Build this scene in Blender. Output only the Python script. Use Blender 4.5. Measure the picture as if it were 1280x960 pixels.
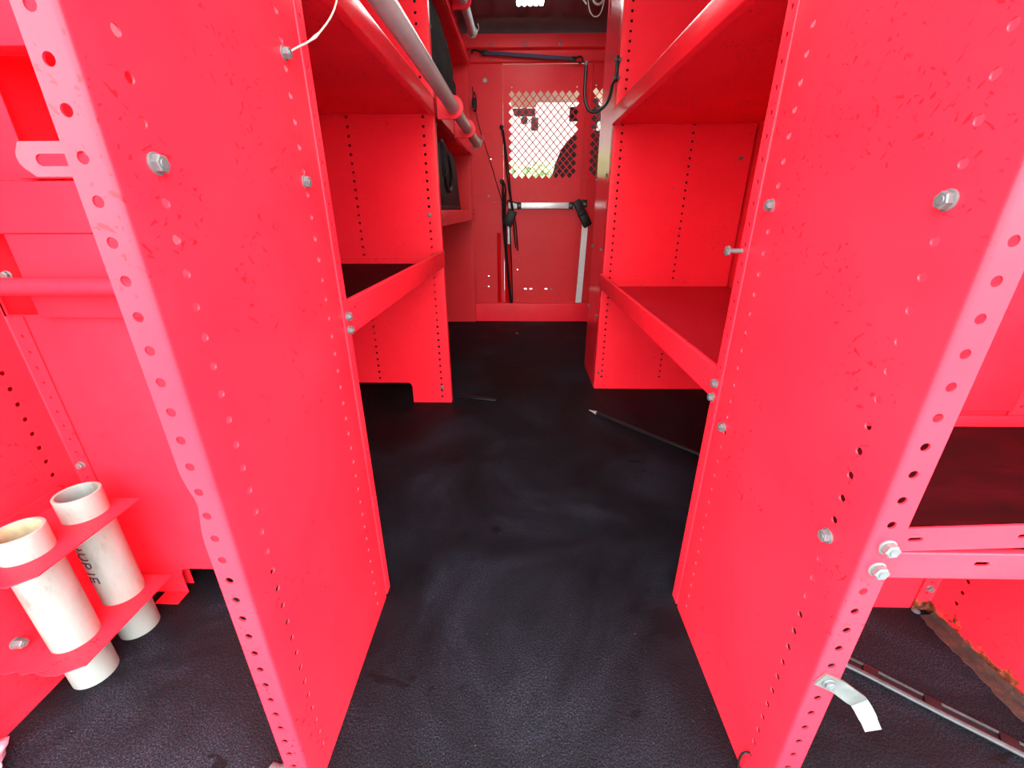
import bpy, bmesh, math, random
from mathutils import Vector, Matrix
from mathutils.geometry import delaunay_2d_cdt

random.seed(7)
scene = bpy.context.scene
for o in list(bpy.data.objects):
    bpy.data.objects.remove(o, do_unlink=True)
C = scene.collection
PI = math.pi

# ------------------------------------------------------------------ camera
cam_d = bpy.data.cameras.new('camera')
cam_d.sensor_fit = 'HORIZONTAL'
cam_d.sensor_width = 36.0
cam_d.lens = 36.0 * 526.16 / 1280.0
cam_d.clip_start = 0.02
cam_d.clip_end = 200
cam = bpy.data.objects.new('camera', cam_d)
C.objects.link(cam)
pitch, yaw, roll = math.radians(22.4268), math.radians(1.1246), math.radians(-0.118)
fw = Vector((-math.sin(yaw) * math.cos(pitch), math.cos(yaw) * math.cos(pitch), -math.sin(pitch)))
rt = Vector((math.cos(yaw), math.sin(yaw), 0))
up = rt.cross(fw)
r2 = math.cos(roll) * rt + math.sin(roll) * up
u2 = -math.sin(roll) * rt + math.cos(roll) * up
cam.matrix_world = Matrix(((r2.x, u2.x, -fw.x, 0.0), (r2.y, u2.y, -fw.y, 0.0), (r2.z, u2.z, -fw.z, 0.70), (0, 0, 0, 1)))
scene.camera = cam

# ------------------------------------------------------------------ world: bright overcast sky
world = bpy.data.worlds.new('world')
scene.world = world
world.use_nodes = True
wn = world.node_tree.nodes
wl = world.node_tree.links
wn.clear()
wo = wn.new('ShaderNodeOutputWorld')
bg = wn.new('ShaderNodeBackground')
tc = wn.new('ShaderNodeTexCoord')
sx = wn.new('ShaderNodeSeparateXYZ')
rp = wn.new('ShaderNodeValToRGB')
rp.color_ramp.elements[0].position = 0.46
rp.color_ramp.elements[0].color = (0.55, 0.56, 0.58, 1)
rp.color_ramp.elements[1].position = 1.0
rp.color_ramp.elements[1].color = (0.90, 0.94, 0.98, 1)
e = rp.color_ramp.elements.new(0.52)
e.color = (1.0, 0.985, 0.94, 1)
mp = wn.new('ShaderNodeMapRange')
mp.inputs['From Min'].default_value = -1
mp.inputs['From Max'].default_value = 1
wl.new(tc.outputs['Generated'], sx.inputs[0])
wl.new(sx.outputs['Z'], mp.inputs['Value'])
wl.new(mp.outputs[0], rp.inputs[0])
wl.new(rp.outputs[0], bg.inputs['Color'])
side = wn.new('ShaderNodeMapRange')
side.interpolation_type = 'SMOOTHSTEP'
side.inputs['From Min'].default_value = -0.5
side.inputs['From Max'].default_value = 0.7
side.inputs['To Min'].default_value = 14.0
side.inputs['To Max'].default_value = 1.7
wl.new(sx.outputs['Y'], side.inputs['Value'])
wl.new(side.outputs[0], bg.inputs['Strength'])
wl.new(bg.outputs[0], wo.inputs['Surface'])

scene.view_settings.view_transform = 'Standard'
scene.view_settings.look = 'None'
scene.view_settings.gamma = 1.0
scene.view_settings.use_curve_mapping = False
scene.view_settings.exposure = 0.0


# ------------------------------------------------------------------ materials
def newmat(name):
    m = bpy.data.materials.new(name)
    m.use_nodes = True
    b = m.node_tree.nodes['Principled BSDF']
    return m, m.node_tree.nodes, m.node_tree.links, b


def noise(n, l, scale, detail=4, rough=0.55, vec=None, dist=0.0):
    t = n.new('ShaderNodeTexNoise')
    t.inputs['Scale'].default_value = scale
    t.inputs['Detail'].default_value = detail
    t.inputs['Roughness'].default_value = rough
    t.inputs['Distortion'].default_value = dist
    if vec is not None:
        l.new(vec, t.inputs['Vector'])
    return t


def ramp(n, l, src, stops):
    r = n.new('ShaderNodeValToRGB')
    els = r.color_ramp.elements
    els[0].position, els[0].color = stops[0][0], stops[0][1]
    els[1].position, els[1].color = stops[-1][0], stops[-1][1]
    for p, c in stops[1:-1]:
        q = els.new(p)
        q.color = c
    l.new(src, r.inputs[0])
    return r


def g(v):
    return (v, v, v, 1)


def mixc(n, l, fac, a, b):
    m = n.new('ShaderNodeMix')
    m.data_type = 'RGBA'
    if hasattr(fac, 'links'):
        l.new(fac, m.inputs[0])
    else:
        m.inputs[0].default_value = fac
    for i, v in ((6, a), (7, b)):
        if hasattr(v, 'links'):
            l.new(v, m.inputs[i])
        else:
            m.inputs[i].default_value = v
    return m.outputs[2]


def mapping(n, l, src, scale=(1, 1, 1), rot=(0, 0, 0), loc=(0, 0, 0), tex=False):
    m = n.new('ShaderNodeMapping')
    if tex:
        m.vector_type = 'TEXTURE'
        scale = tuple(1.0 / q for q in scale)
    m.inputs['Scale'].default_value = scale
    m.inputs['Rotation'].default_value = rot
    m.inputs['Location'].default_value = loc
    l.new(src, m.inputs['Vector'])
    return m.outputs[0]


RED = (0.95, 0.0175, 0.0365, 1)


def paint(name, base=RED, rough=0.34, wear=1.0, spec=0.20, rust=None):
    m, n, l, b = newmat(name)
    co = n.new('ShaderNodeTexCoord').outputs['Object']
    big = noise(n, l, 5, 4, 0.6, co)
    tone = ramp(n, l, big.outputs[0], [(0.3, (base[0] * 0.93, base[1] * 0.8, base[2] * 0.85, 1)), (0.7, (base[0], base[1] * 1.2, base[2] * 1.1, 1))])
    col = tone.outputs[0]
    if wear > 0:
        dark = (0.12, 0.002, 0.006, 1)
        # fine scratches running in three directions, in scattered groups
        grp = noise(n, l, 11, 2, 0.5, co)
        for k, (rot, sc, pos) in enumerate((((0.7, 0.6, 0.0), (210, 210, 5), 0.690), ((-0.95, -0.7, 0.0), (260, 260, 7), 0.690), ((0.35, -0.9, 0.0), (190, 190, 8), 0.695))):
            v = mapping(n, l, co, sc, rot, (k * 3.1, k * 1.7, 0.3), True)
            s = noise(n, l, 1.0, 1, 0.4, v, 0.0)
            mask = ramp(n, l, s.outputs[0], [(pos, g(0)), (pos + 0.035, g(min(1, 0.6 * wear)))])
            gm = ramp(n, l, grp.outputs[0], [(0.47 + 0.02 * k, g(0)), (0.56, g(1))])
            mu = n.new('ShaderNodeMath')
            mu.operation = 'MULTIPLY'
            l.new(mask.outputs[0], mu.inputs[0])
            l.new(gm.outputs[0], mu.inputs[1])
            col = mixc(n, l, mu.outputs[0], col, dark)
        ch = noise(n, l, 210, 3, 0.6, co)
        chm = ramp(n, l, ch.outputs[0], [(0.735, g(0)), (0.76, g(0.9 * wear))])
        col = mixc(n, l, chm.outputs[0], col, (0.07, 0.006, 0.008, 1))
    if rust is not None:
        sp = n.new('ShaderNodeSeparateXYZ')
        l.new(co, sp.inputs[0])
        rn = noise(n, l, 26, 5, 0.7, co)
        ad = n.new('ShaderNodeMath')
        ad.operation = 'MULTIPLY_ADD'
        l.new(rn.outputs[0], ad.inputs[0])
        ad.inputs[1].default_value = rust
        l.new(sp.outputs['Z'], ad.inputs[2])
        rm = ramp(n, l, ad.outputs[0], [(rust * 0.5 + 0.020, g(1)), (rust * 0.5 + 0.027, g(0))])
        rc = ramp(n, l, noise(n, l, 60, 4, 0.7, co).outputs[0], [(0.35, (0.02, 0.008, 0.005, 1)), (0.5, (0.10, 0.025, 0.012, 1)), (0.7, (0.28, 0.09, 0.04, 1))])
        col = mixc(n, l, rm.outputs[0], col, rc.outputs[0])
    l.new(col, b.inputs['Base Color'])
    b.inputs['Roughness'].default_value = rough
    b.inputs['Specular IOR Level'].default_value = spec
    op = noise(n, l, 260, 2, 0.5, co)
    bp = n.new('ShaderNodeBump')
    bp.inputs['Strength'].default_value = 0.04
    bp.inputs['Distance'].default_value = 0.002
    l.new(op.outputs[0], bp.inputs['Height'])
    l.new(bp.outputs[0], b.inputs['Normal'])
    return m


def simple(name, col, rough=0.5, metal=0.0, var=0.15, vscale=30, bump=0.0, spec=0.5):
    m, n, l, b = newmat(name)
    co = n.new('ShaderNodeTexCoord').outputs['Object']
    t = noise(n, l, vscale, 4, 0.6, co)
    c0 = tuple(x * (1 - var) for x in col[:3]) + (1,)
    c1 = tuple(min(1, x * (1 + var)) for x in col[:3]) + (1,)
    r = ramp(n, l, t.outputs[0], [(0.3, c0), (0.7, c1)])
    l.new(r.outputs[0], b.inputs['Base Color'])
    b.inputs['Roughness'].default_value = rough
    b.inputs['Metallic'].default_value = metal
    b.inputs['Specular IOR Level'].default_value = spec
    if bump:
        bp = n.new('ShaderNodeBump')
        bp.inputs['Strength'].default_value = bump
        bp.inputs['Distance'].default_value = 0.003
        l.new(t.outputs[0], bp.inputs['Height'])
        l.new(bp.outputs[0], b.inputs['Normal'])
    return m


M = {}
M['red'] = paint('red_paint', wear=1.0, rough=0.38)
M['clean'] = paint('red_paint_clean', wear=0.35, rough=0.30)
M['gloss'] = paint('red_paint_gloss', wear=0.3, rough=0.18, spec=0.6)
M['rusty'] = paint('red_paint_rusting', wear=0.8, rough=0.5, rust=0.13)
M['bulk'] = paint('red_paint_partition', base=(0.72, 0.018, 0.026, 1), wear=0.5, rough=0.42)
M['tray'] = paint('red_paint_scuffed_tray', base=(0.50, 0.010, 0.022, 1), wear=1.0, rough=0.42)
M['zinc'] = simple('zinc_plated_steel', (0.115, 0.14, 0.145), 0.42, 0.40, 0.2, 120)
M['tab'] = simple('galvanised_sheet', (0.085, 0.098, 0.094), 0.45, 0.2, 0.25, 60)
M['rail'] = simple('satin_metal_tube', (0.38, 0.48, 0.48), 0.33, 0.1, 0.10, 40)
M['alu'] = simple('brushed_aluminium', (0.70, 0.76, 0.76), 0.42, 0.6, 0.06, 60)
M['blackpl'] = simple('black_plastic', (0.007, 0.007, 0.008), 0.45, 0, 0.2, 60, 0, 0.25)
M['blackrub'] = simple('black_cord_rubber', (0.008, 0.008, 0.009), 0.40, 0, 0.3, 90, 0, 0.3)
M['greyrub'] = simple('worn_grey_rubber', (0.035, 0.037, 0.042), 0.32, 0, 0.3, 90)
M['cloth'] = simple('black_cloth', (0.010, 0.009, 0.008), 0.9, 0, 0.5, 60, 0.8, 0.1)
M['bagmat'] = simple('black_nylon', (0.012, 0.012, 0.013), 0.6, 0, 0.4, 70, 0.3, 0.15)
M['navy'] = simple('navy_webbing', (0.035, 0.03, 0.07), 0.7, 0, 0.2, 120)
M['wire'] = simple('cream_cable_sheath', (0.42, 0.37, 0.31), 0.5, 0, 0.1, 80)
M['ceil'] = simple('dark_headliner_paint', (0.070, 0.080, 0.085), 0.40, 0, 0.15, 12)
M['headlin'] = simple('cream_headliner', (0.80, 0.75, 0.60), 0.9, 0, 0.08, 80)
M['seat'] = simple('dark_seat_fabric', (0.03, 0.028, 0.03), 0.85, 0, 0.25, 90, 0.3)
M['dash'] = simple('grey_dash_plastic', (0.10, 0.10, 0.105), 0.6, 0, 0.1, 40)
M['vanpaint'] = simple('white_body_paint', (0.7, 0.7, 0.7), 0.35, 0, 0.03, 10)
M['leaf'] = simple('green_leaves', (0.24, 0.38, 0.17), 0.6, 0, 0.4, 3)
M['bark'] = simple('brown_bark', (0.12, 0.08, 0.05), 0.9, 0, 0.3, 12, 0.5)
M['asphalt'] = simple('pale_asphalt', (0.32, 0.32, 0.33), 0.9, 0, 0.2, 6, 0.2)
M['housing'] = simple('white_lamp_housing', (0.8, 0.8, 0.8), 0.5, 0, 0.03, 20)
M['ink'] = simple('black_marker_ink', (0.012, 0.008, 0.02), 0.5, 0, 0.1, 50)
M['pink'] = simple('faded_pink_cloth', (0.50, 0.27, 0.36), 0.9, 0, 0.35, 120, 0.4)
M['khaki'] = simple('grey_canvas', (0.10, 0.105, 0.12), 0.9, 0, 0.3, 120, 0.4)
M['redstrip'] = paint('bright_red_paint', base=(0.60, 0.0015, 0.004, 1), wear=0.1, rough=0.6, spec=0.05)


def mat_pvc():
    m, n, l, b = newmat('white_pvc_grimy')
    co = n.new('ShaderNodeTexCoord').outputs['Object']
    v = mapping(n, l, co, (24, 24, 7))
    t = noise(n, l, 1.0, 6, 0.7, v)
    r = ramp(n, l, t.outputs[0], [(0.30, (0.10, 0.115, 0.095, 1)), (0.45, (0.19, 0.225, 0.205, 1)), (0.7, (0.225, 0.275, 0.265, 1))])
    s = noise(n, l, 140, 3, 0.7, co)
    sm = ramp(n, l, s.outputs[0], [(0.66, g(0)), (0.72, g(0.6))])
    l.new(mixc(n, l, sm.outputs[0], r.outputs[0], (0.16, 0.15, 0.13, 1)), b.inputs['Base Color'])
    b.inputs['Roughness'].default_value = 0.5
    return m


M['pvc'] = mat_pvc()
M['pvcin'] = simple('stained_pvc_inside', (0.30, 0.27, 0.16), 0.7, 0, 0.35, 40)


def mat_floor():
    m, n, l, b = newmat('black_rubber_floor_mat')
    co = n.new('ShaderNodeTexCoord').outputs['Object']
    grain = n.new('ShaderNodeTexVoronoi')
    grain.inputs['Scale'].default_value = 330
    l.new(co, grain.inputs['Vector'])
    fine = noise(n, l, 430, 3, 0.75, co)
    dust = noise(n, l, 3.2, 6, 0.65, co, 0.6)
    # worn, dusty patch: stronger in the walkway near the doorway
    dm = ramp(n, l, dust.outputs[0], [(0.38, g(0.06)), (0.52, g(0.35)), (0.66, g(1.0))])
    sp = ramp(n, l, fine.outputs[0], [(0.47, g(0.06)), (0.64, g(1.0))])
    mul = n.new('ShaderNodeMath')
    mul.operation = 'MULTIPLY'
    l.new(dm.outputs[0], mul.inputs[0])
    l.new(sp.outputs[0], mul.inputs[1])
    base = mixc(n, l, mul.outputs[0], (0.0016, 0.0019, 0.0028, 1), (0.036, 0.041, 0.062, 1))
    flk = noise(n, l, 190, 2, 0.5, co)
    fm = ramp(n, l, flk.outputs[0], [(0.745, g(0)), (0.77, g(0.5))])
    base = mixc(n, l, fm.outputs[0], base, (0.12, 0.12, 0.135, 1))
    # spilt, dried patches
    wet = noise(n, l, 7.0, 4, 0.6, mapping(n, l, co, (1, 1.6, 1), (0, 0, 0.3), (4.2, 1.0, 0)), 0.3)
    wm = ramp(n, l, wet.outputs[0], [(0.66, g(0)), (0.68, g(1))])
    base = mixc(n, l, wm.outputs[0], base, (0.002, 0.002, 0.003, 1))
    l.new(base, b.inputs['Base Color'])
    rr = ramp(n, l, dust.outputs[0], [(0.35, g(0.55)), (0.7, g(0.75))])
    l.new(rr.outputs[0], b.inputs['Roughness'])
    b.inputs['Specular IOR Level'].default_value = 0.12
    bp = n.new('ShaderNodeBump')
    bp.inputs['Strength'].default_value = 0.5
    bp.inputs['Distance'].default_value = 0.0012
    l.new(grain.outputs['Distance'], bp.inputs['Height'])
    l.new(bp.outputs[0], b.inputs['Normal'])
    return m


M['floor'] = mat_floor()


def mat_liner():
    m, n, l, b = newmat('dark_worn_shelf_liner')
    co = n.new('ShaderNodeTexCoord').outputs['Object']
    t = noise(n, l, 6, 6, 0.65, mapping(n, l, co, (1, 2.5, 1)), 0.4)
    r = ramp(n, l, t.outputs[0], [(0.38, (0.002, 0.0012, 0.0015, 1)), (0.52, (0.008, 0.001, 0.0017, 1)), (0.75, (0.03, 0.002, 0.004, 1))])
    l.new(r.outputs[0], b.inputs['Base Color'])
    b.inputs['Roughness'].default_value = 0.6
    b.inputs['Specular IOR Level'].default_value = 0.07
    return m


M['liner'] = mat_liner()


def mat_rust():
    m, n, l, b = newmat('rusted_floor_flange')
    co = n.new('ShaderNodeTexCoord').outputs['Object']
    t = noise(n, l, 40, 6, 0.75, co)
    r = ramp(n, l, t.outputs[0], [(0.3, (0.004, 0.002, 0.0015, 1)), (0.48, (0.018, 0.007, 0.004, 1)), (0.62, (0.04, 0.013, 0.008, 1)), (0.75, (0.2, 0.006, 0.008, 1))])
    l.new(r.outputs[0], b.inputs['Base Color'])
    b.inputs['Roughness'].default_value = 0.8
    bp = n.new('ShaderNodeBump')
    bp.inputs['Distance'].default_value = 0.004
    l.new(t.outputs[0], bp.inputs['Height'])
    l.new(bp.outputs[0], b.inputs['Normal'])
    return m


M['rust'] = mat_rust()


def mat_glass():
    m, n, l, b = newmat('window_glass')
    n.remove(b)
    out = n['Material Output']
    tr = n.new('ShaderNodeBsdfTransparent')
    tr.inputs[0].default_value = (0.93, 0.97, 0.95, 1)
    gl = n.new('ShaderNodeBsdfGlossy')
    gl.inputs['Roughness'].default_value = 0.02
    lw = n.new('ShaderNodeLayerWeight')
    lw.inputs['Blend'].default_value = 0.5
    pw = n.new('ShaderNodeMath')
    pw.operation = 'POWER'
    pw.inputs[1].default_value = 4.0
    l.new(lw.outputs['Facing'], pw.inputs[0])
    fr = n.new('ShaderNodeMath')
    fr.operation = 'MULTIPLY_ADD'
    fr.inputs[1].default_value = 0.8
    fr.inputs[2].default_value = 0.04
    l.new(pw.outputs[0], fr.inputs[0])
    mx = n.new('ShaderNodeMixShader')
    l.new(fr.outputs[0], mx.inputs[0])
    l.new(tr.outputs[0], mx.inputs[1])
    l.new(gl.outputs[0], mx.inputs[2])
    l.new(mx.outputs[0], out.inputs['Surface'])
    return m


M['glass'] = mat_glass()


def mat_emit(name, col, s):
    m, n, l, b = newmat(name)
    b.inputs['Base Color'].default_value = (0.9, 0.9, 0.9, 1)
    b.inputs['Emission Color'].default_value = col
    b.inputs['Emission Strength'].default_value = s
    return m


M['led'] = mat_emit('lit_led_lens', (0.96, 1.0, 1.0, 1), 26.0)


# ------------------------------------------------------------------ object helpers
def thing(name, label, cat, loc=(0, 0, 0), group=None):
    o = bpy.data.objects.new(name, None)
    o.empty_display_size = 0.05
    C.objects.link(o)
    o.location = loc
    o['label'] = label
    o['category'] = cat
    if group:
        o['group'] = group
    return o


def tag(o, label, cat, group=None):
    o['label'] = label
    o['category'] = cat
    if group:
        o['group'] = group
    return o


def struct(o, label=None, cat=None):
    o['kind'] = 'structure'
    if label:
        o['label'] = label
    if cat:
        o['category'] = cat
    return o


def obj(name, bm, mat, parent=None, smooth=True, angle=35, label=None, recalc=True):
    me = bpy.data.meshes.new(name)
    if recalc:
        bmesh.ops.recalc_face_normals(bm, faces=bm.faces)
    bm.to_mesh(me)
    bm.free()
    me.materials.append(mat)
    if smooth:
        for p in me.polygons:
            p.use_smooth = True
        me.set_sharp_from_angle(angle=math.radians(angle))
    o = bpy.data.objects.new(name, me)
    C.objects.link(o)
    if parent is not None:
        o.parent = parent
        root = parent
        off = Vector(parent.location)
        while root.parent is not None:
            root = root.parent
            off += Vector(root.location)
        for v in me.vertices:
            v.co -= off
    if label:
        o['label'] = label
    return o


def recentre(o):
    """put the origin of a top-level one-mesh thing at the middle of its base"""
    vs = [v.co.copy() for v in o.data.vertices]
    c = Vector(((min(v.x for v in vs) + max(v.x for v in vs)) / 2, (min(v.y for v in vs) + max(v.y for v in vs)) / 2, min(v.z for v in vs)))
    for v in o.data.vertices:
        v.co -= c
    o.location = c
    return o


def box(bm, x0, x1, y0, y1, z0, z1, bev=0.0):
    vs = [bm.verts.new((x, y, z)) for x in (x0, x1) for y in (y0, y1) for z in (z0, z1)]
    fs = []
    for q in ((0, 1, 3, 2), (4, 6, 7, 5), (0, 4, 5, 1), (2, 3, 7, 6), (0, 2, 6, 4), (1, 5, 7, 3)):
        fs.append(bm.faces.new([vs[i] for i in q]))
    if bev > 0:
        es = list({e for f in fs for e in f.edges})
        bmesh.ops.bevel(bm, geom=es, offset=bev, segments=2, affect='EDGES', profile=0.5)


def obox(bm, c, ax, half, bev=0.0):
    """oriented box: centre, three axis vectors, half sizes"""
    a, b, d = [Vector(v).normalized() for v in ax]
    c = Vector(c)
    vs = [bm.verts.new(c + a * (sx * half[0]) + b * (sy * half[1]) + d * (sz * half[2])) for sx in (-1, 1) for sy in (-1, 1) for sz in (-1, 1)]
    fs = [bm.faces.new([vs[i] for i in q]) for q in ((0, 1, 3, 2), (4, 6, 7, 5), (0, 4, 5, 1), (2, 3, 7, 6), (0, 2, 6, 4), (1, 5, 7, 3))]
    if bev > 0:
        bmesh.ops.bevel(bm, geom=list({e for f in fs for e in f.edges}), offset=bev, segments=2, affect='EDGES', profile=0.5)


def catmull(pts, n=6):
    P = [Vector(p) for p in pts]
    if len(P) < 3:
        return P
    out = []
    Q = [P[0] * 2 - P[1]] + P + [P[-1] * 2 - P[-2]]
    for i in range(1, len(Q) - 2):
        for k in range(n):
            t = k / n
            p0, p1, p2, p3 = Q[i - 1], Q[i], Q[i + 1], Q[i + 2]
            out.append(0.5 * ((2 * p1) + (-p0 + p2) * t + (2 * p0 - 5 * p1 + 4 * p2 - p3) * t * t + (-p0 + 3 * p1 - 3 * p2 + p3) * t ** 3))
    out.append(P[-1])
    return out


def tube(bm, pts, r, seg=10, smooth=6, caps=True):
    P = catmull(pts, smooth) if smooth else [Vector(p) for p in pts]
    rings = []
    ref = None
    for i, p in enumerate(P):
        t = (P[min(i + 1, len(P) - 1)] - P[max(i - 1, 0)]).normalized()
        if ref is None:
            ref = Vector((0, 0, 1)) if abs(t.z) < 0.9 else Vector((1, 0, 0))
        s = t.cross(ref)
        if s.length < 1e-6:
            s = t.orthogonal()
        s.normalize()
        q = s.cross(t).normalized()
        ref = q
        rr = r(i / (len(P) - 1)) if callable(r) else r
        rings.append([bm.verts.new(p + s * (rr * math.cos(2 * PI * k / seg)) + q * (rr * math.sin(2 * PI * k / seg))) for k in range(seg)])
    for a, b in zip(rings, rings[1:]):
        for k in range(seg):
            bm.faces.new((a[k], a[(k + 1) % seg], b[(k + 1) % seg], b[k]))
    if caps:
        bm.faces.new(list(reversed(rings[0])))
        bm.faces.new(rings[-1])


def lathe(bm, prof, c, axis, seg=16, phase=0.0):
    """profile [(radius, height)] revolved round axis through c; first/last radius 0 closes it"""
    ax = Vector(axis).normalized()
    s = ax.orthogonal().normalized()
    q = ax.cross(s)
    c = Vector(c)
    rings = []
    for r, h in prof:
        if r < 1e-7:
            rings.append([bm.verts.new(c + ax * h)])
        else:
            rings.append([bm.verts.new(c + ax * h + s * (r * math.cos(2 * PI * k / seg + phase)) + q * (r * math.sin(2 * PI * k / seg + phase))) for k in range(seg)])
    for a, b in zip(rings, rings[1:]):
        for k in range(seg):
            k2 = (k + 1) % seg
            if len(a) == 1 and len(b) == 1:
                continue
            if len(a) == 1:
                bm.faces.new((a[0], b[k2], b[k]))
            elif len(b) == 1:
                bm.faces.new((a[k], a[k2], b[0]))
            else:
                bm.faces.new((a[k], a[k2], b[k2], b[k]))


def circle_pts(u, v, r, seg=10, asp=1.0):
    return [(u + r * math.cos(2 * PI * (k + 0.5) / seg), v + r * asp * math.sin(2 * PI * (k + 0.5) / seg)) for k in range(seg)]


def slot_pts(u, v, hl, r, vertical=False):
    p = []
    for k in range(7):
        a = -PI / 2 + PI * k / 6
        p.append((u + hl + r * math.cos(a), v + r * math.sin(a)))
    for k in range(7):
        a = PI / 2 + PI * k / 6
        p.append((u - hl + r * math.cos(a), v + r * math.sin(a)))
    if vertical:
        p = [(u - (y - v), v + (x - u)) for x, y in p]
    return p


def inside(p, poly):
    x, y = p
    c = False
    j = len(poly) - 1
    for i in range(len(poly)):
        xi, yi = poly[i]
        xj, yj = poly[j]
        if (yi > y) != (yj > y) and x < (xj - xi) * (y - yi) / (yj - yi) + xi:
            c = not c
        j = i
    return c


def sheet(bm, outline, holes, t, fmap, folds=()):
    """sheet metal: flat outline with real holes in (u,v), mapped to space by fmap(u,v)->(point, normal), thickness t behind the normal"""
    vs, es = [], []

    def loop(poly):
        b = len(vs)
        vs.extend(Vector(p) for p in poly)
        es.extend((b + i, b + (i + 1) % len(poly)) for i in range(len(poly)))
    loop(outline)
    for h in holes:
        loop(h)
    v0 = min(p[1] for p in outline)
    v1 = max(p[1] for p in outline)
    for u in folds:
        b = len(vs)
        vs.extend((Vector((u, v0)), Vector((u, v1))))
        es.append((b, b + 1))
    ov, oe, of, *_ = delaunay_2d_cdt(vs, es, [], 0, 1e-7)
    bb = [(min(p[0] for p in h), max(p[0] for p in h), min(p[1] for p in h), max(p[1] for p in h), h) for h in holes]
    tris = []
    for f in of:
        cx = sum(ov[i].x for i in f) / len(f)
        cy = sum(ov[i].y for i in f) / len(f)
        if not inside((cx, cy), outline):
            continue
        bad = False
        for a, b2, c2, d2, h in bb:
            if a <= cx <= b2 and c2 <= cy <= d2 and inside((cx, cy), h):
                bad = True
                break
        if not bad:
            tris.append(f)
    used = sorted({i for f in tris for i in f})
    top, bot = {}, {}
    for i in used:
        p, nrm = fmap(ov[i].x, ov[i].y)
        top[i] = bm.verts.new(p)
        bot[i] = bm.verts.new(p - nrm * t)
    cnt = {}
    for f in tris:
        for k in range(len(f)):
            e2 = (f[k], f[(k + 1) % len(f)])
            cnt[e2] = cnt.get(e2, 0) + 1
    for f in tris:
        bm.faces.new([top[i] for i in f])
        bm.faces.new([bot[i] for i in reversed(f)])
    for (a, b2) in list(cnt):
        if (b2, a) not in cnt:
            try:
                bm.faces.new((top[b2], top[a], bot[a], bot[b2]))
            except ValueError:
                pass


class Bend:
    """a folded strip: polyline profile with rounded corners in one plane, swept along the third axis"""

    def __init__(self, pts, plane, side=1, r=0.004, seg=5):
        self.plane = plane
        P = [Vector(p) for p in pts]
        S = [(P[0], None)]
        path = [P[0]]
        nodes = []
        for i in range(1, len(P) - 1):
            d0 = (P[i] - P[i - 1]).normalized()
            d1 = (P[i + 1] - P[i]).normalized()
            ang = d0.angle(d1)
            tl = r * math.tan(ang / 2)
            a = P[i] - d0 * tl
            b = P[i] + d1 * tl
            nodes.append((a, b, P[i], d0, d1))
        pts2, nor = [], []

        def nn(d):
            return Vector((d.y, -d.x)) * side
        d = (P[1] - P[0]).normalized()
        pts2.append(P[0])
        nor.append(nn(d))
        for a, b, c, d0, d1 in nodes:
            for k in range(seg + 1):
                t = k / seg
                q = (1 - t) ** 2 * a + 2 * t * (1 - t) * c + t * t * b
                dd = ((1 - t) * d0 + t * d1).normalized()
                pts2.append(q)
                nor.append(nn(dd))
        pts2.append(P[-1])
        nor.append(nn((P[-1] - P[-2]).normalized()))
        self.p, self.n = pts2, nor
        self.s = [0.0]
        for a, b in zip(pts2, pts2[1:]):
            self.s.append(self.s[-1] + (b - a).length)
        self.len = self.s[-1]
        self.folds = self.s[1:-1]

    def to3(self, q, v):
        if self.plane == 'xy':
            return Vector((q.x, q.y, v))
        if self.plane == 'xz':
            return Vector((q.x, v, q.y))
        return Vector((v, q.x, q.y))          # 'yz'

    def __call__(self, u, v):
        s = self.s
        u = max(0.0, min(self.len, u))
        i = 0
        while i < len(s) - 2 and u > s[i + 1]:
            i += 1
        t = (u - s[i]) / max(1e-9, s[i + 1] - s[i])
        q = self.p[i].lerp(self.p[i + 1], t)
        n = self.n[i].lerp(self.n[i + 1], t).normalized()
        p3 = self.to3(q, v)
        return p3, self.to3(q + n, v) - p3

    def u_at(self, q):
        """arc length of the profile point nearest to q"""
        q = Vector(q)
        best = (1e9, 0)
        for i in range(len(self.p) - 1):
            a, b = self.p[i], self.p[i + 1]
            d = b - a
            if d.length < 1e-9:
                continue
            t = max(0, min(1, (q - a).dot(d) / d.length_squared))
            w = (a + d * t - q).length
            if w < best[0]:
                best = (w, self.s[i] + t * d.length)
        return best[1]


def plane_map(o, du, dv):
    o, du, dv = Vector(o), Vector(du), Vector(dv)
    n = du.cross(dv).normalized()

    def f(u, v):
        return o + du * u + dv * v, n
    return f


def rect(u0, u1, v0, v1):
    return [(u0, v0), (u1, v0), (u1, v1), (u0, v1)]


def grid_z(z0, z1, off, p=0.0254):
    k = math.ceil((z0 - off) / p)
    out = []
    while off + k * p <= z1:
        out.append(off + k * p)
        k += 1
    return out


def bolt(parent, c, axis, af=0.0111, h=0.0048, washer=True, shank=0.0, label=None):
    bm = bmesh.new()
    r = af / 2 / math.cos(PI / 6)
    ax = Vector(axis).normalized()
    c = Vector(c)
    w = 0.0
    if washer:
        lathe(bm, [(0, 0), (af * 0.68, 0), (af * 0.68, 0.0011), (af * 0.60, 0.0016), (0, 0.0016)], c, ax, 16)
        w = 0.0014
    if shank:
        lathe(bm, [(0, 0), (0.0032, 0), (0.0032, shank), (0, shank)], c, ax, 12)
        w = shank
    lathe(bm, [(0, w), (r, w), (r, w + h * 0.86), (r * 0.84, w + h), (0, w + h)], c, ax, 6, random.random())
    lathe(bm, [(0, w + h * 0.9), (r * 0.55, w + h * 0.9), (r * 0.5, w + h * 1.12), (0, w + h * 1.12)], c, ax, 12)
    return obj('bolt', bm, M['zinc'], parent, label=label)


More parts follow.
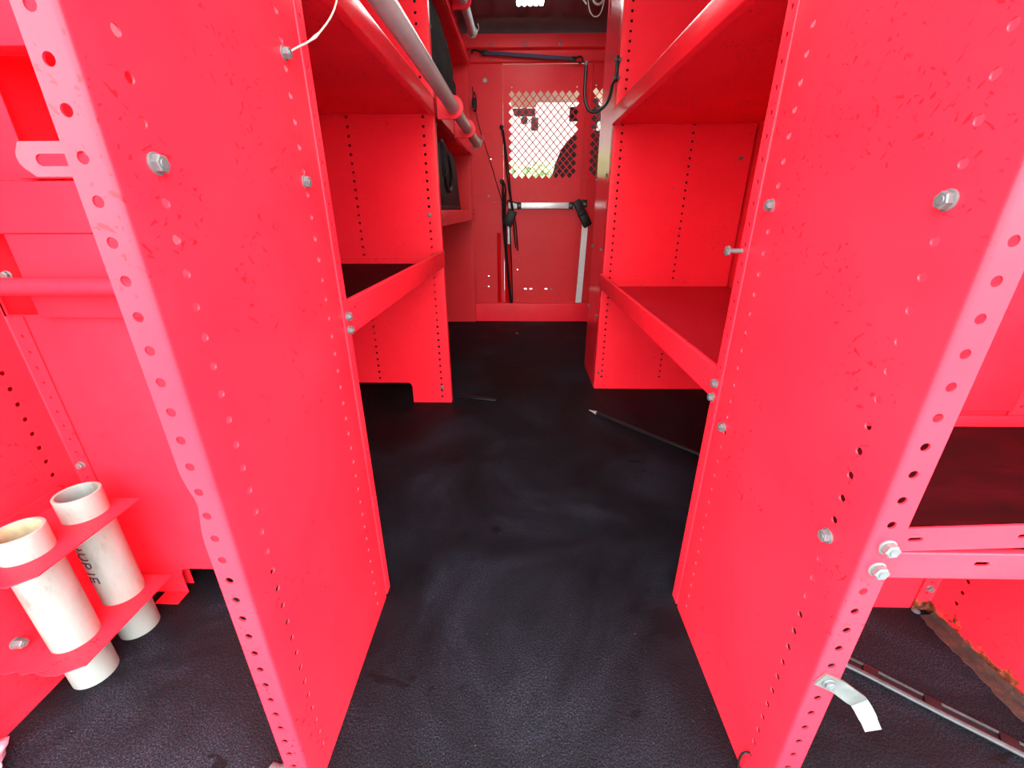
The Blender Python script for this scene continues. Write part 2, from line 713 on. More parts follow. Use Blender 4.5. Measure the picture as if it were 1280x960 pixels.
def tray(parent, name, x0, x1, y0, y1, zfloor, ztop, zbot, lip_x, out, mat_floor_, slots=(), lipmat='red', endlip=True, front_axis='y'):
    """shelf with a front lip along y at x = lip_x; out = direction the lip faces (+1/-1 in x)"""
    # lip: folded sheet, bottom return then face then small top hem
    r = 0.02
    prof = [(lip_x - out * 0.018, zbot), (lip_x, zbot), (lip_x, ztop), (lip_x - out * 0.008, ztop)]
    b = Bend(prof, 'xz', side=(1 if out > 0 else -1), r=0.0025, seg=3)
    bm = bmesh.new()
    hs = []
    uc = b.u_at((lip_x, (zbot + ztop) / 2))
    hh = (ztop - zbot)
    for y, s in slots:
        hs.append(slot_pts(uc + s * hh * 0.22, y, 0.0012, 0.0021, True))
    sheet(bm, rect(0, b.len, y0, y1), hs, 0.0014, b, b.folds)
    lip = obj('front_lip', bm, M[lipmat], None)
    bm = bmesh.new()
    xa, xb = sorted((lip_x - out * 0.0016, x1 if out < 0 else x0))
    box(bm, xa, xb, y0, y1, zfloor - 0.002, zfloor)
    sh = obj(name, bm, mat_floor_, parent)
    bm = bmesh.new()
    box(bm, xa, xb, y0, y1, min(zfloor - 0.0045, zbot + 0.0005) if False else zfloor - 0.0042, zfloor - 0.0021)
    obj('underside', bm, M['red'], sh)
    lip.parent = sh
    for v in lip.data.vertices:
        v.co -= Vector(parent.location)
    if endlip:
        for ya in (y0, y1 - 0.0018):
            bm = bmesh.new()
            box(bm, xa, xb, ya, ya + 0.0018, zfloor, zfloor + 0.022)
            obj('end_lip', bm, M['red'], sh)
    return sh


XL, XR, YN, YF = -0.259, 0.303, 0.293, 0.602
ZTOP = 1.50
HR = 0.0039
# ================================================================== setting
bm = bmesh.new()
box(bm, -0.80, 0.80, 0.12, 2.90, -0.03, 0.0)
struct(obj('floor', bm, M['floor'], smooth=False), 'black pebbled rubber mat covering the van floor', 'floor')


def wall_panel(name, x, out, label):
    bm = bmesh.new()
    x1 = x + 0.03 * (1 if x > 0 else -1)
    box(bm, min(x, x1), max(x, x1), 0.12, 2.90, -0.03, 1.62)
    for y in (0.85, 1.35, 1.90, 2.4):
        box(bm, min(x, x - out * -0.0) - (0.0 if x < 0 else 0.018), max(x, x) + (0.018 if x < 0 else 0.0), y - 0.04, y + 0.04, 0.0, 1.58, 0.006)
    return struct(obj(name, bm, M['clean']), label, 'wall')


wall_panel('wall_left', -0.80, 1, 'red painted left side of the van behind the shelving')
wall_panel('wall_right', 0.80, -1, 'red painted right side of the van behind the shelving')

# roof: pressed dark panel with ribs, curling down at the front into a bow
bm = bmesh.new()
ys = [0.12 + i * 0.045 for i in range(60)]


def roof_z(x, y):
    z = 1.62 - 0.02 * (x / 0.8) ** 2
    for cx in (-0.36, -0.10, 0.015, 0.13, 0.25, 0.5):
        pass
    if 0.4 < y < 2.72:
        z -= 0.006 * (0.5 + 0.5 * math.tanh((math.cos(2 * PI * x / 0.118) - 0.35) * 6))
    return z


prof = [(y, 0) for y in [0.12 + 0.13 * i for i in range(20)]] + [(2.715, 0), (2.725, 0), (2.76, -0.006), (2.79, -0.018), (2.81, -0.028), (2.823, -0.034), (2.83, -0.030), (2.838, -0.034), (2.845, -0.05), (2.87, -0.055)]
xs = [-0.80 + 1.6 * i / 160 for i in range(161)]
gridv = [[bm.verts.new((x, y, roof_z(x, y) + dz)) for x in xs] for y, dz in prof]
for i in range(len(prof) - 1):
    for j in range(160):
        bm.faces.new((gridv[i][j], gridv[i][j + 1], gridv[i + 1][j + 1], gridv[i + 1][j]))
box(bm, -0.83, 0.83, 0.12, 2.90, 1.625, 1.66)
struct(obj('ceiling', bm, M['ceil'], angle=50), 'dark brownish ribbed metal roof of the van', 'ceiling')

# ---- front partition (bulkhead) with punched mesh openings
YB = 2.85
PX, PZ = 0.0411, 0.0436


def diamond(cx, cz, hx, hz):
    return [(cx - hx, cz), (cx, cz - hz), (cx + hx, cz), (cx, cz + hz)]


dh = []
WT = 0.0044
HX, HZ = PX / 2 - WT * 0.72, PZ / 2 - WT * 0.76
for r_ in range(20):
    z = 1.311 - r_ * PZ / 2
    n_ = 10 if r_ % 2 == 0 else 9
    for c_ in range(n_):
        x = -0.054 + c_ * PX + (0 if r_ % 2 == 0 else PX / 2)
        dh.append(diamond(x, z, HX, HZ))
    if r_ % 2 == 1:
        pass
door_root = bpy.data.objects.new('door_1', None)
C.objects.link(door_root)
door_root.location = (0.13, YB, 0.123)
struct(door_root, 'red steel door in the partition with diamond mesh window', 'door')
front = plane_map((0, YB, 0), (1, 0, 0), (0, 0, 1))
bm = bmesh.new()
extra = [circle_pts(x, z, 0.0042, 8) for x, z in ((-0.018, 0.339), (-0.018, 0.460), (0.016, 1.352 + 10), (-0.017, 0.139), (0.261, 0.139))]
extra += [slot_pts(x, 0.214, 0.005, 0.0042) for x in (0.035, 0.071, 0.173, 0.213)] + [slot_pts(0.331, 0.139, 0.005, 0.004)]
extra = [h for h in extra if h[0][1] < 2]
extra += [circle_pts(-0.054, 1.345, 0.004, 8), circle_pts(0.316, 1.345, 0.004, 8)]
sheet(bm, [(-0.104, 0.10), (0.371, 0.10), (0.371, 1.452), (-0.104, 1.452)], dh + extra, 0.0016, front)
obj('door_panel', bm, M['bulk'], door_root, smooth=False, label='red steel door skin punched with a diamond mesh window')
bm = bmesh.new()
box(bm, -0.104, -0.098, YB - 0.006, YB - 0.0003, 0.57, 1.452)
box(bm, 0.362, 0.371, YB - 0.010, YB - 0.0003, 0.10, 1.452)
obj('door_edge_fold', bm, M['bulk'], door_root)
# vertical red channels low on the left edge
for x0, x1 in ((-0.150, -0.126), (-0.098, -0.062)):
    bm = bmesh.new()
    box(bm, x0, x1, YB - 0.012, YB - 0.002, 0.123, 0.567, 0.002)
    obj('door_channel', bm, M['redstrip'], door_root, label='bright red upright channel on the door')
# aluminium bars, black latches
bm = bmesh.new()
box(bm, -0.075, 0.33, YB - 0.022, YB - 0.002, 0.709, 0.744, 0.002)
obj('cross_bar', bm, M['alu'], door_root, label='silver horizontal bar across the door')
bm = bmesh.new()
vx = [(0.388, 0.640), (0.424, 0.640), (0.410, 0.126), (0.372, 0.126)]
fr_ = [bm.verts.new((x, YB - 0.024, z)) for x, z in vx]
bk_ = [bm.verts.new((x, YB - 0.004, z)) for x, z in vx]
bm.faces.new(fr_)
bm.faces.new(list(reversed(bk_)))
for i in range(4):
    bm.faces.new((fr_[(i + 1) % 4], fr_[i], bk_[i], bk_[(i + 1) % 4]))
obj('upright_bar', bm, M['alu'], door_root, label='silver upright bar beside the door')
bm = bmesh.new()
box(bm, -0.082, -0.060, YB - 0.020, YB - 0.004, 0.50, 0.66, 0.002)
obj('upright_bar', bm, M['alu'], door_root, label='short silver upright bar behind the cords')
bm = bmesh.new()
d = Vector((0.075, 0, -0.13)).normalized()
sd = Vector((d.z, 0, -d.x))
obox(bm, (0.360, YB - 0.040, 0.716), (d, sd, (0, 1, 0)), (0.044, 0.024, 0.014), 0.004)
obox(bm, (0.398, YB - 0.044, 0.648), (d, sd, (0, 1, 0)), (0.046, 0.027, 0.018), 0.006)
obox(bm, (0.378, YB - 0.047, 0.684), (d, sd, (0, 1, 0)), (0.012, 0.026, 0.018), 0.003)
lt = obj('latch', bm, M['blackpl'], door_root, label='black plastic latch tilted over the end of the silver bar')
bm = bmesh.new()
box(bm, 0.297, 0.322, YB - 0.036, YB - 0.020, 0.706, 0.746, 0.003)
box(bm, 0.372, 0.408, YB - 0.030, YB - 0.004, 0.716, 0.760, 0.003)
obj('latch_bracket', bm, M['blackpl'], door_root)
for x, z in ((0.309, 0.726), (0.392, 0.734), (-0.008, 0.726)):
    bolt(door_root, (x, YB - 0.037 if x > 0.3 else YB - 0.028, z), (0, -1, 0), 0.016, 0.006, False)
bm = bmesh.new()
d = Vector((-0.03, 0, -0.07)).normalized()
sd = Vector((d.z, 0, -d.x))
obox(bm, (-0.066, YB - 0.045, 0.655), (d, sd, (0, 1, 0)), (0.048, 0.028, 0.016), 0.006)
obj('latch', bm, M['blackpl'], door_root, label='black plastic latch hanging among the cords')
bm = bmesh.new()
box(bm, -0.022, 0.004, YB - 0.030, YB - 0.021, 0.706, 0.746, 0.003)
tube(bm, [(-0.085, YB - 0.03, 0.735), (-0.075, YB - 0.035, 0.755), (-0.055, YB - 0.035, 0.75), (-0.03, YB - 0.032, 0.742), (-0.012, YB - 0.03, 0.735)], 0.004, 8)
obj('latch_bracket', bm, M['blackpl'], door_root)

wf = bpy.data.objects.new('wall_front', None)
C.objects.link(wf)
wf.location = (0, YB, 0)
struct(wf, 'red steel partition between the cargo area and the cab', 'wall')
bm = bmesh.new()
hl = [slot_pts(x, z, 0.0022, 0.0025) for x, z in ((-0.163, 0.746), (-0.165, 0.639), (-0.205, 0.43), (-0.208, 0.297), (-0.21, 0.229), (-0.18, 0.985))]
hl.append(circle_pts(-0.197, 0.782, 0.006, 10))
sheet(bm, rect(-0.80, -0.105, 0.0, 1.47), hl, 0.0016, front)
obj('partition_panel', bm, M['bulk'], wf, smooth=False)
bm = bmesh.new()
md = []
for r_ in range(20):
    z = 1.311 + PZ * 0.25 - r_ * PZ / 2
    for c_ in range(5):
        if r_ % 2 == 1 and c_ == 4:
            continue
        md.append(diamond(0.424 + c_ * PX + (0 if r_ % 2 == 0 else PX / 2), z, HX, HZ))
hs = [circle_pts(0.424, 1.352, 0.0035, 8)]
sheet(bm, rect(0.372, 0.80, 0.0, 1.47), md + hs, 0.0016, plane_map((0, YB - 0.002, 0), (1, 0, 0), (0, 0, 1)))
obj('partition_panel', bm, M['bulk'], wf, smooth=False, label='red side panel punched with narrow diamond mesh')
bm = bmesh.new()
box(bm, 0.395, 0.401, YB - 0.010, YB - 0.0023, 0.76, 1.46)
obj('seam_fold', bm, M['bulk'], wf)
# ledge and header over the door
b = Bend([(YB - 0.002, 1.455), (YB - 0.012, 1.462), (YB - 0.012, 1.512), (YB - 0.034, 1.520), (YB - 0.034, 1.580)], 'yz', side=-1, r=0.004)
bm = bmesh.new()
sheet(bm, rect(0, b.len, -0.80, 0.80), [], 0.0016, b, b.folds)
obj('header_channel', bm, M['bulk'], wf)
for x in (-0.160, 0.022, 0.209):
    bolt(wf, (x, YB - 0.034, 1.534), (0, -1, 0), 0.012, 0.005)
for x, z in ((-0.159, 1.470), (0.368, 1.463)):
    bolt(wf, (x, YB - 0.014, z), (0, -1, 0), 0.008, 0.004, False)
bm = bmesh.new()
lathe(bm, [(0, 0), (0.013, 0), (0.013, 0.004), (0.009, 0.008), (0, 0.009)], (-0.205, YB, 1.378), (0, -1, 0), 16)
obj('plug', bm, M['wire'], wf, label='round cream plug in the left partition panel')
for x, z in ((-0.105, 1.438), (-0.103, 0.59), (-0.008, 0.40), (0.404, 0.885), (0.376, 0.886), (0.40, 0.62)):
    bolt(wf, (x, YB - 0.0005 if x < 0.37 else YB - 0.0025, z), (0, -1, 0), 0.006, 0.003, False)
# kick board
b = Bend([(2.800 + 0.045, 0.122), (2.815, 0.122), (2.815, 0.002)], 'yz', side=1, r=0.004)
bm = bmesh.new()
sheet(bm, rect(0, b.len, -0.297, 0.76), [], 0.0016, b, b.folds)
kb = obj('trim_1', bm, M['clean'])
struct(kb, 'red folded kick board along the foot of the partition', 'kick board')

# ================================================================== rear left shelving unit
rl = thing('shelving_unit', 'red perforated steel shelving bay at the near left, holding two white pipes', 'shelving', (-0.51, 0.45, 0))
b = Bend([(-0.2855, YN), (XL, YN), (XL, YF - 0.0006), (XL - 0.014, YF - 0.0006)], 'xy', 1, r=0.0045)
uf = b.u_at((-0.2745, YN))
hs = [circle_pts(uf, z, HR, 12) for z in grid_z(0.03, 1.48, 0.0198)]
for yy, off in ((0.330, 0.0195), (0.556, 0.0068)):
    uu = b.u_at((XL, yy))
    hs += [circle_pts(uu, z, HR, 12) for z in grid_z(0.02, 1.48, off)]
dent = [(0.0, 0.0), (b.len, 0.0), (b.len, ZTOP), (0, ZTOP), (0, 0.496), (0.0012, 0.487), (0.0030, 0.478), (0.0052, 0.470), (0.0058, 0.462), (0.0040, 0.450), (0.0020, 0.440), (0.0005, 0.430), (0, 0.42)]
bm = bmesh.new()
sheet(bm, dent, hs, 0.0016, b, b.folds)
obj('end_panel', bm, M['red'], rl, label='red end panel with two columns of holes and a pale folded front edge')
# outer side panel with back flange
XO = -0.763
b = Bend([(XO, 0.20), (XO, 0.600), (-0.7365, 0.600)], 'xy', 1, r=0.003)
ub, ue = b.u_at((XO, 0.600)), b.len
um = b.u_at((-0.7495, 0.600))
hs = [circle_pts(um, z, 0.0026, 8) for z in grid_z(0.02, 0.54, 0.0180)]
hs += [circle_pts(b.u_at((XO, 0.566)), z, HR, 10) for z in grid_z(0.05, 1.1, 0.0218)]
hs += [circle_pts(b.u_at((XO, 0.30)), z, HR, 10) for z in grid_z(0.05, 1.1, 0.0218)]
bm = bmesh.new()
sheet(bm, [(0, 0), (ue, 0), (ue, 0.556), (ub, 0.556), (ub, 1.30), (0, 1.30)], hs, 0.0016, b, b.folds)
box(bm, XO, -0.737, 0.20, 0.585, 0.0003, 0.0022)
obj('end_panel', bm, M['red'], rl, label='red outer side panel with small dark holes')
# back panel with a foot notch and two openings in its top half
bm = bmesh.new()


def arc(cx, cy, r, a0, a1, n=6):
    return [(cx + r * math.cos(math.radians(a0 + (a1 - a0) * k / n)), cy + r * math.sin(math.radians(a0 + (a1 - a0) * k / n))) for k in range(n + 1)]


out = [(XO, 0.0), (-0.655, 0.0), (-0.655, 0.047)] + arc(-0.640, 0.047, 0.015, 180, 90) + [(-0.288, 0.062), (-0.288, 0.0), (-0.276, 0.0), (-0.276, ZTOP), (XO, ZTOP)]
hs = [rect(-0.760, -0.700, 0.558, 0.671), rect(-0.641, -0.36, 0.778, 0.872), circle_pts(-0.602, 0.735, 0.004, 10)]
sheet(bm, out, hs, 0.0014, plane_map((0, 0.603, 0), (1, 0, 0), (0, 0, 1)))
box(bm, -0.700, -0.655, 0.575, 0.6031, 0.0003, 0.002)
obj('back_panel', bm, M['clean'], rl, smooth=False)
bm = bmesh.new()
box(bm, -0.699, -0.262, 0.590, 0.6035, 0.557, 0.672, 0.0015)
obj('cross_beam', bm, M['clean'], rl)
bm = bmesh.new()
vs = [[(0.6035, 0.672), (0.588, 0.673), (0.579, 0.735), (0.6035, 0.738)]]
for x0, x1 in ((XO, -0.262),):
    a = [bm.verts.new((x0, y, z)) for y, z in vs[0]]
    c = [bm.verts.new((x1, y, z)) for y, z in vs[0]]
    bm.faces.new(a)
    bm.faces.new(list(reversed(c)))
    for i in range(4):
        bm.faces.new((a[(i + 1) % 4], a[i], c[i], c[(i + 1) % 4]))
box(bm, -0.640, -0.262, 0.5835, 0.6035, 0.7385, 0.766, 0.001)
obj('slanted_ledge', bm, M['clean'], rl)
bm = bmesh.new()
box(bm, XO, -0.262, 0.572, 0.6035, 0.872, 0.93, 0.002)
obj('upper_lip', bm, M['clean'], rl)
bm = bmesh.new()
tube(bm, [(-0.7628, 0.572, 0.604), (-0.5, 0.572, 0.604), (-0.2607, 0.572, 0.604)], 0.0125, 16, 0)
obj('cross_pipe', bm, M['clean'], rl, label='thin red horizontal pipe across the bay')
# slotted tab behind the front flange
bm = bmesh.new()
tabo = [(-0.262, 0.7205)] + [(-0.311, 0.7205)] + arc(-0.311, 0.7315, 0.0085, 230, 160, 4) + [(-0.315, 0.7405), (-0.262, 0.7405)]
sheet(bm, tabo, [slot_pts(-0.290, 0.7300, 0.014, 0.0035)], 0.0018, plane_map((0, YN + 0.0022, 0), (1, 0, 0), (0, 0, 1)))
obj('slotted_tab', bm, M['clean'], rl, label='pale red rounded tab with a long slot')
bolt(rl, (XL, 0.331, 0.731), (1, 0, 0))
bolt(rl, (XL, 0.555, 0.732), (1, 0, 0))
bolt(rl, (XL, 0.557, 0.859), (1, 0, 0), 0.0105, 0.006)
bolt(rl, (-0.7500, 0.600, 0.298), (0, -1, 0), 0.010)
bolt(rl, (-0.718, 0.590, 0.617), (0, -1, 0), 0.010)
bolt(rl, (-0.2735, YN + 0.0025, 0.619), (0, -1, 0), 0.006, 0.002, False)

# tube rack: two plates with round cut-outs bolted to the side panel
rk = thing('tube_rack', 'pair of red plates on the left side panel holding the white pipes', 'rack', (-0.70, 0.48, 0.08))
T1, T2, TR = (-0.6936, 0.4466), (-0.6905, 0.5297), 0.0292
for z, nm in ((0.256, 'up'), (0.085, 'low')):
    bm = bmesh.new()
    if nm == 'up':
        out = [(-0.7625, 0.385), (-0.655, 0.385), (-0.634, 0.405), (-0.634, 0.566), (-0.7625, 0.566)]
    else:
        out = [(-0.7625, 0.389), (-0.738, 0.386), (-0.726, 0.391), (-0.714, 0.386), (-0.70, 0.390), (-0.682, 0.385), (-0.662, 0.386), (-0.634, 0.402), (-0.634, 0.566), (-0.7625, 0.566)]
    sheet(bm, out, [circle_pts(T1[0], T1[1], TR + 0.0008, 32), circle_pts(T2[0], T2[1], TR + 0.0008, 32)], 0.0022, plane_map((0, 0, z), (1, 0, 0), (0, 1, 0)))
    box(bm, -0.7626, -0.760, 0.39, 0.566, z - 0.0022, z + 0.022)
    obj('rack_plate', bm, M['red'], rk)
bolt(rk, (-0.7605, 0.425, 0.096), (1, 0, 0), 0.0125, 0.013)

for k, (tx, ty) in enumerate((T1, T2)):
    t = thing('pipe', ('grime-stained white plastic pipe nearest the camera, brown inside its rim', 'clean white plastic pipe with black handwriting down its side')[k], 'pipe', (tx, ty, 0), None)
    bm = bmesh.new()
    ztop = (0.293, 0.2945)[k]
    lathe(bm, [(TR - 0.004, 0.0006), (TR, 0.0006), (TR, ztop - 0.0008), (TR - 0.0008, ztop), (TR - 0.0034, ztop), (TR - 0.004, ztop - 0.0006), (TR - 0.004, ztop - 0.001)], (tx, ty, 0), (0, 0, 1), 40)
    obj('pipe_wall', bm, M['pvc'], t)
    bm = bmesh.new()
    lathe(bm, [(TR - 0.0041, ztop - 0.001), (TR - 0.0041, 0.0006)], (tx, ty, 0), (0, 0, 1), 40)
    obj('pipe_bore', bm, M['pvcin'] if k == 0 else M['pvc'], t, recalc=False)
    if k == 1:
        # marker lettering, reading down the pipe: strokes hug the surface
        L = {'C': [[(0.8, 0.9), (0.35, 1.0), (0.05, 0.6), (0.1, 0.2), (0.6, 0.0)]],
             ',': [[(0.3, 0.9), (0.45, 0.55), (0.2, 0.35)]],
             'U': [[(0.05, 1.0), (0.05, 0.35), (0.3, 0.0), (0.65, 0.1), (0.8, 0.5), (0.8, 1.0)]],
             'P': [[(0.1, 0.0), (0.1, 1.0), (0.6, 0.95), (0.75, 0.7), (0.55, 0.45), (0.12, 0.42)]],
             'I': [[(0.3, 0.0), (0.3, 1.0)]],
             'E': [[(0.8, 1.0), (0.1, 1.0), (0.1, 0.0), (0.8, 0.0)], [(0.1, 0.5), (0.65, 0.5)]]}
        bm = bmesh.new()
        zc = 0.232
        # clear of the plate: text runs from z 0.232 down to 0.110
        adv = {'C': 0.020, ',': 0.014, 'U': 0.019, 'P': 0.019, 'I': 0.012, 'E': 0.018}
        amid = math.radians(-96)
        for ch in 'C,UPIE':
            for st in L[ch]:
                P3 = []
                for a, h in st:
                    z = zc - a * 0.0165
                    ang = amid - math.radians(15) + h * math.radians(28)
                    P3.append((tx + (TR + 0.0002) * math.cos(ang), ty + (TR + 0.0002) * math.sin(ang), z))
                # subdivide so the stroke follows the curve
                Q = []
                for p, q in zip(P3, P3[1:]):
                    for s in range(3):
                        v = Vector(p).lerp(Vector(q), s / 3)
                        w = Vector((v.x - tx, v.y - ty, 0)).normalized() * (TR + 0.0002)
                        Q.append((tx + w.x, ty + w.y, v.z))
                Q.append(P3[-1])
                tube(bm, Q, 0.0010, 6, 0)
            zc -= adv[ch]
        obj('handwriting', bm, M['ink'], t, label='black marker letters')

# ================================================================== rear right shelving unit
rr = thing('shelving_unit', 'red perforated steel shelving bay at the near right with a metal hook on its edge', 'shelving', (0.54, 0.44, 0))
YN2, YF2 = 0.290, 0.592
b = Bend([(0.3305, YN2), (XR, YN2), (XR, YF2 - 0.0028), (XR + 0.014, YF2 - 0.0028)], 'xy', -1, r=0.0045)
uf = b.u_at((0.3160, YN2))
hs = [circle_pts(uf, z, HR, 12) for z in grid_z(0.03, 1.48, 0.0208) if not (0.39 < z < 0.435)]
for yy, off in ((0.330, 0.0180), (0.553, 0.0150)):
    uu = b.u_at((XR, yy))
    hs += [circle_pts(uu, z, HR, 12) for z in grid_z(0.02, 1.48, off)]
bm = bmesh.new()
sheet(bm, rect(0, b.len, 0.0, ZTOP), hs, 0.0016, b, b.folds)
obj('end_panel', bm, M['red'], rr, label='scratched red end panel with two columns of holes and a pale folded front edge')
XO2 = 0.770
b = Bend([(XO2, 0.20), (XO2, 0.588), (0.7435, 0.588)], 'xy', -1, r=0.003)
um = b.u_at((0.757, 0.588))
hs = [circle_pts(b.u_at((XO2, 0.552)), z, HR, 10) for z in grid_z(0.05, 1.1, 0.0082)]
hs += [circle_pts(um, z, 0.0026, 8) for z in grid_z(0.02, 1.1, 0.018)]
bm = bmesh.new()
sheet(bm, rect(0, b.len, 0.0, 1.30), hs, 0.0016, b, b.folds)
obj('end_panel', bm, M['rusty'], rr, label='red outer side panel rusting along the bottom')
bm = bmesh.new()
nn_ = 40
prev = None
for i in range(nn_ + 1):
    y = 0.18 + (0.575 - 0.18) * i / nn_
    w = 0.020 + 0.006 * random.random()
    q = [bm.verts.new((XO2 - 0.0005, y, 0.011 + 0.004 * random.random())), bm.verts.new((XO2 - 0.005, y, 0.004)), bm.verts.new((XO2 - w, y, 0.0016)), bm.verts.new((XO2 - w - 0.001, y, 0.0002))]
    if prev:
        for k in range(3):
            bm.faces.new((prev[k], prev[k + 1], q[k + 1], q[k]))
    prev = q
obj('floor_flange', bm, M['rust'], rr, label='rust-brown bottom flange along the floor', recalc=True)
bm = bmesh.new()
sheet(bm, rect(XR + 0.018, XO2, 0.0, ZTOP), [], 0.0014, plane_map((0, 0.592, 0), (1, 0, 0), (0, 0, 1)))
obj('back_panel', bm, M['clean'], rr, smooth=False)
bm = bmesh.new()
box(bm, XR + 0.003, 0.745, 0.5855, 0.5915, 0.418, 1.2, 0.001)
obj('back_panel', bm, M['clean'], rr)
# tray with dark worn floor, lips front and back
bm = bmesh.new()
box(bm, XR + 0.0018, XO2 - 0.002, YN2 + 0.0045, 0.586, 0.3915, 0.394)
sh = obj('shelf', bm, M['liner'], rr, label='dark worn shelf tray')
bm = bmesh.new()
b = Bend([(YN2 + 0.016, 0.3900), (YN2 + 0.0022, 0.3900), (YN2 + 0.0022, 0.4205), (YN2 + 0.008, 0.4205)], 'yz', -1, r=0.002, seg=3)
ucl = b.u_at((YN2 + 0.0022, 0.409))
sheet(bm, rect(0, b.len, XR + 0.0018, XO2 - 0.002), [[(v, u) for u, v in slot_pts(x, ucl, 0.0045, 0.0022)] for x in (0.411, 0.56, 0.68)], 0.0014, b, b.folds)
obj('front_lip', bm, M['clean'], sh)
bm = bmesh.new()
box(bm, XR + 0.004, XO2 - 0.002, 0.580, 0.5852, 0.394, 0.412, 0.0012)
obj('rear_lip', bm, M['clean'], sh)
# loose upper bar, sprung slightly out of line
bm = bmesh.new()
ang = math.radians(3.2)
bar = [(XR + 0.012, 0.4212), (XO2 - 0.05, 0.4212), (XO2 - 0.05, 0.4462), (XR + 0.012, 0.4462)]
o3 = Vector((XR + 0.012, YN2 + 0.0022, 0.4212))
du = Vector((math.cos(ang), 0.0, math.sin(ang)))
dv = Vector((0, 0, 1))
sheet(bm, rect(0, 0.44, 0, 0.0250), [slot_pts(0.0285, 0.0128, 0.0042, 0.0022), slot_pts(0.12, 0.0128, 0.0042, 0.0022)], 0.0018, plane_map(o3, du, dv))
obj('retainer_bar', bm, M['clean'], rr, label='pale red flat bar with a slot, lifted above the shelf lip')
for y, z in ((0.331, 0.706), (0.331, 0.404), (0.559, 0.705), (0.560, 0.401)):
    bolt(rr, (XR, y, z), (-1, 0, 0))
for x, z in ((0.320, 0.429), (0.319, 0.404)):
    bolt(rr, (x, YN2, z), (0, -1, 0), 0.0115, 0.006)
bolt(rr, (0.757, 0.588, 0.055), (0, -1, 0), 0.0095)
bolt(rr, (0.748, 0.584, 0.0008), (0, 0, 1), 0.010, 0.002)
# curved metal tab bolted low on the flange
bm = bmesh.new()
cl = [(0.3085, 0.2570), (0.317, 0.2525), (0.326, 0.2475), (0.336, 0.2415), (0.345, 0.2350), (0.353, 0.2275), (0.360, 0.2190), (0.364, 0.2110), (0.3665, 0.2035)]
P = catmull([(x, 0, z) for x, z in cl], 4)
hw = 0.0088
prev = None
for i, p in enumerate(P):
    t = (P[min(i + 1, len(P) - 1)] - P[max(0, i - 1)]).normalized()
    nn2 = Vector((-t.z, 0, t.x))
    s = i / (len(P) - 1)
    dy = -0.004 * math.sin(min(1, max(0, (s - 0.3) / 0.4)) * PI) - 0.016 * max(0, (s - 0.72) / 0.28)
    w = hw * (1.0 if s < 0.9 else 0.92)
    q = []
    for sgn in (1, -1):
        for th in (0, -0.0022):
            q.append(bm.verts.new((p.x + nn2.x * w * sgn, YN2 - 0.0002 + dy + th, p.z + nn2.z * w * sgn)))
    if prev:
        for a, c in ((0, 1), (1, 3), (3, 2), (2, 0)):
            bm.faces.new((prev[a], prev[c], q[c], q[a]))
    else:
        bm.faces.new((q[0], q[1], q[3], q[2]))
    prev = q
bm.faces.new((prev[0], prev[2], prev[3], prev[1]))
lh = obj('latch_tab', bm, M['tab'], rr, label='galvanised bent metal tab')
bolt(rr, (0.3175, YN2 - 0.0024, 0.2520), (0, -1, 0), 0.009, 0.003)
# cable tie through a low hole
bm = bmesh.new()
tube(bm, [(0.3045, 0.330, 0.044), (0.298, 0.330, 0.046), (0.294, 0.3305, 0.040), (0.2935, 0.331, 0.026), (0.296, 0.332, 0.012), (0.297, 0.332, 0.002)], 0.0017, 6)
recentre(tag(obj('cable_tie', bm, M['blackpl']), 'black cable tie curling from a low hole of the right end panel', 'cable tie'))


# ================================================================== side shelving units
def perf(xc_list, z0, z1, off, bend, y, r=0.0042, seg=10):
    hs = []
    for x in xc_list:
        u = bend.u_at((x, y))
        hs += [circle_pts(u, z, r, seg) for z in grid_z(z0, z1, off)]
    return hs


# ---- left
ls = thing('shelving_unit', 'left middle red shelving bay with a dark-floored shelf beside the aisle', 'shelving', (-0.45, 1.05, 0))
b = Bend([(XL - 0.012, 0.6049), (XL, 0.6049), (XL, 0.626), (-0.785, 0.626)], 'xy', 1, r=0.003)
u1 = b.u_at((XL, 0.614))
hs = [circle_pts(u1, z, 0.0032, 8) for z in grid_z(0.03, 1.48, 0.0214)]
bm = bmesh.new()
ua = b.u_at((-0.345, 0.626))
uc = b.u_at((-0.665, 0.626))
hs += [rect(ua, uc, 0.765, 0.885), rect(b.u_at((-0.692, 0.626)), b.u_at((-0.767, 0.626)), 0.550, 0.680)]
ul = b.u_at((-0.285, 0.626))
ur = b.u_at((-0.66, 0.626))
sheet(bm, [(0, 0), (ul, 0), (ul, 0.083), (ur, 0.083), (ur, 0), (b.len, 0), (b.len, ZTOP), (0, ZTOP)], hs, 0.0014, b, b.folds)
obj('end_panel', bm, M['red'], ls, label='near end panel, only its holed edge strip showing')
for x0, x1, z0, z1, yd in ((-0.664, -0.346, 0.766, 0.884, 0.70), (-0.766, -0.693, 0.551, 0.679, 0.69)):
    bm = bmesh.new()
    pv = [[bm.verts.new((x, y, z)) for x, z in ((x0, z0), (x1, z0), (x1, z1), (x0, z1))] for y in (0.6048, yd, yd + 0.002, 0.6048)]
    for k in range(4):
        bm.faces.new((pv[0][k], pv[0][(k + 1) % 4], pv[1][(k + 1) % 4], pv[1][k]))
    bm.faces.new(pv[1])
    bm.verts.ensure_lookup_table()
    for v in pv[2] + pv[3]:
        bm.verts.remove(v)
    obj('recess', bm, M['red'], ls, label='dark recess behind the back panel')
YR = 1.502
b = Bend([(-0.78, YR), (-0.266, YR), (-0.266, 1.524)], 'xy', 1, r=0.003)
hs = perf((-0.3025, -0.539), 0.02, 1.48, 0.0006, b, YR)
xf = -0.78
of = -xf


def U(x):
    return x - xf


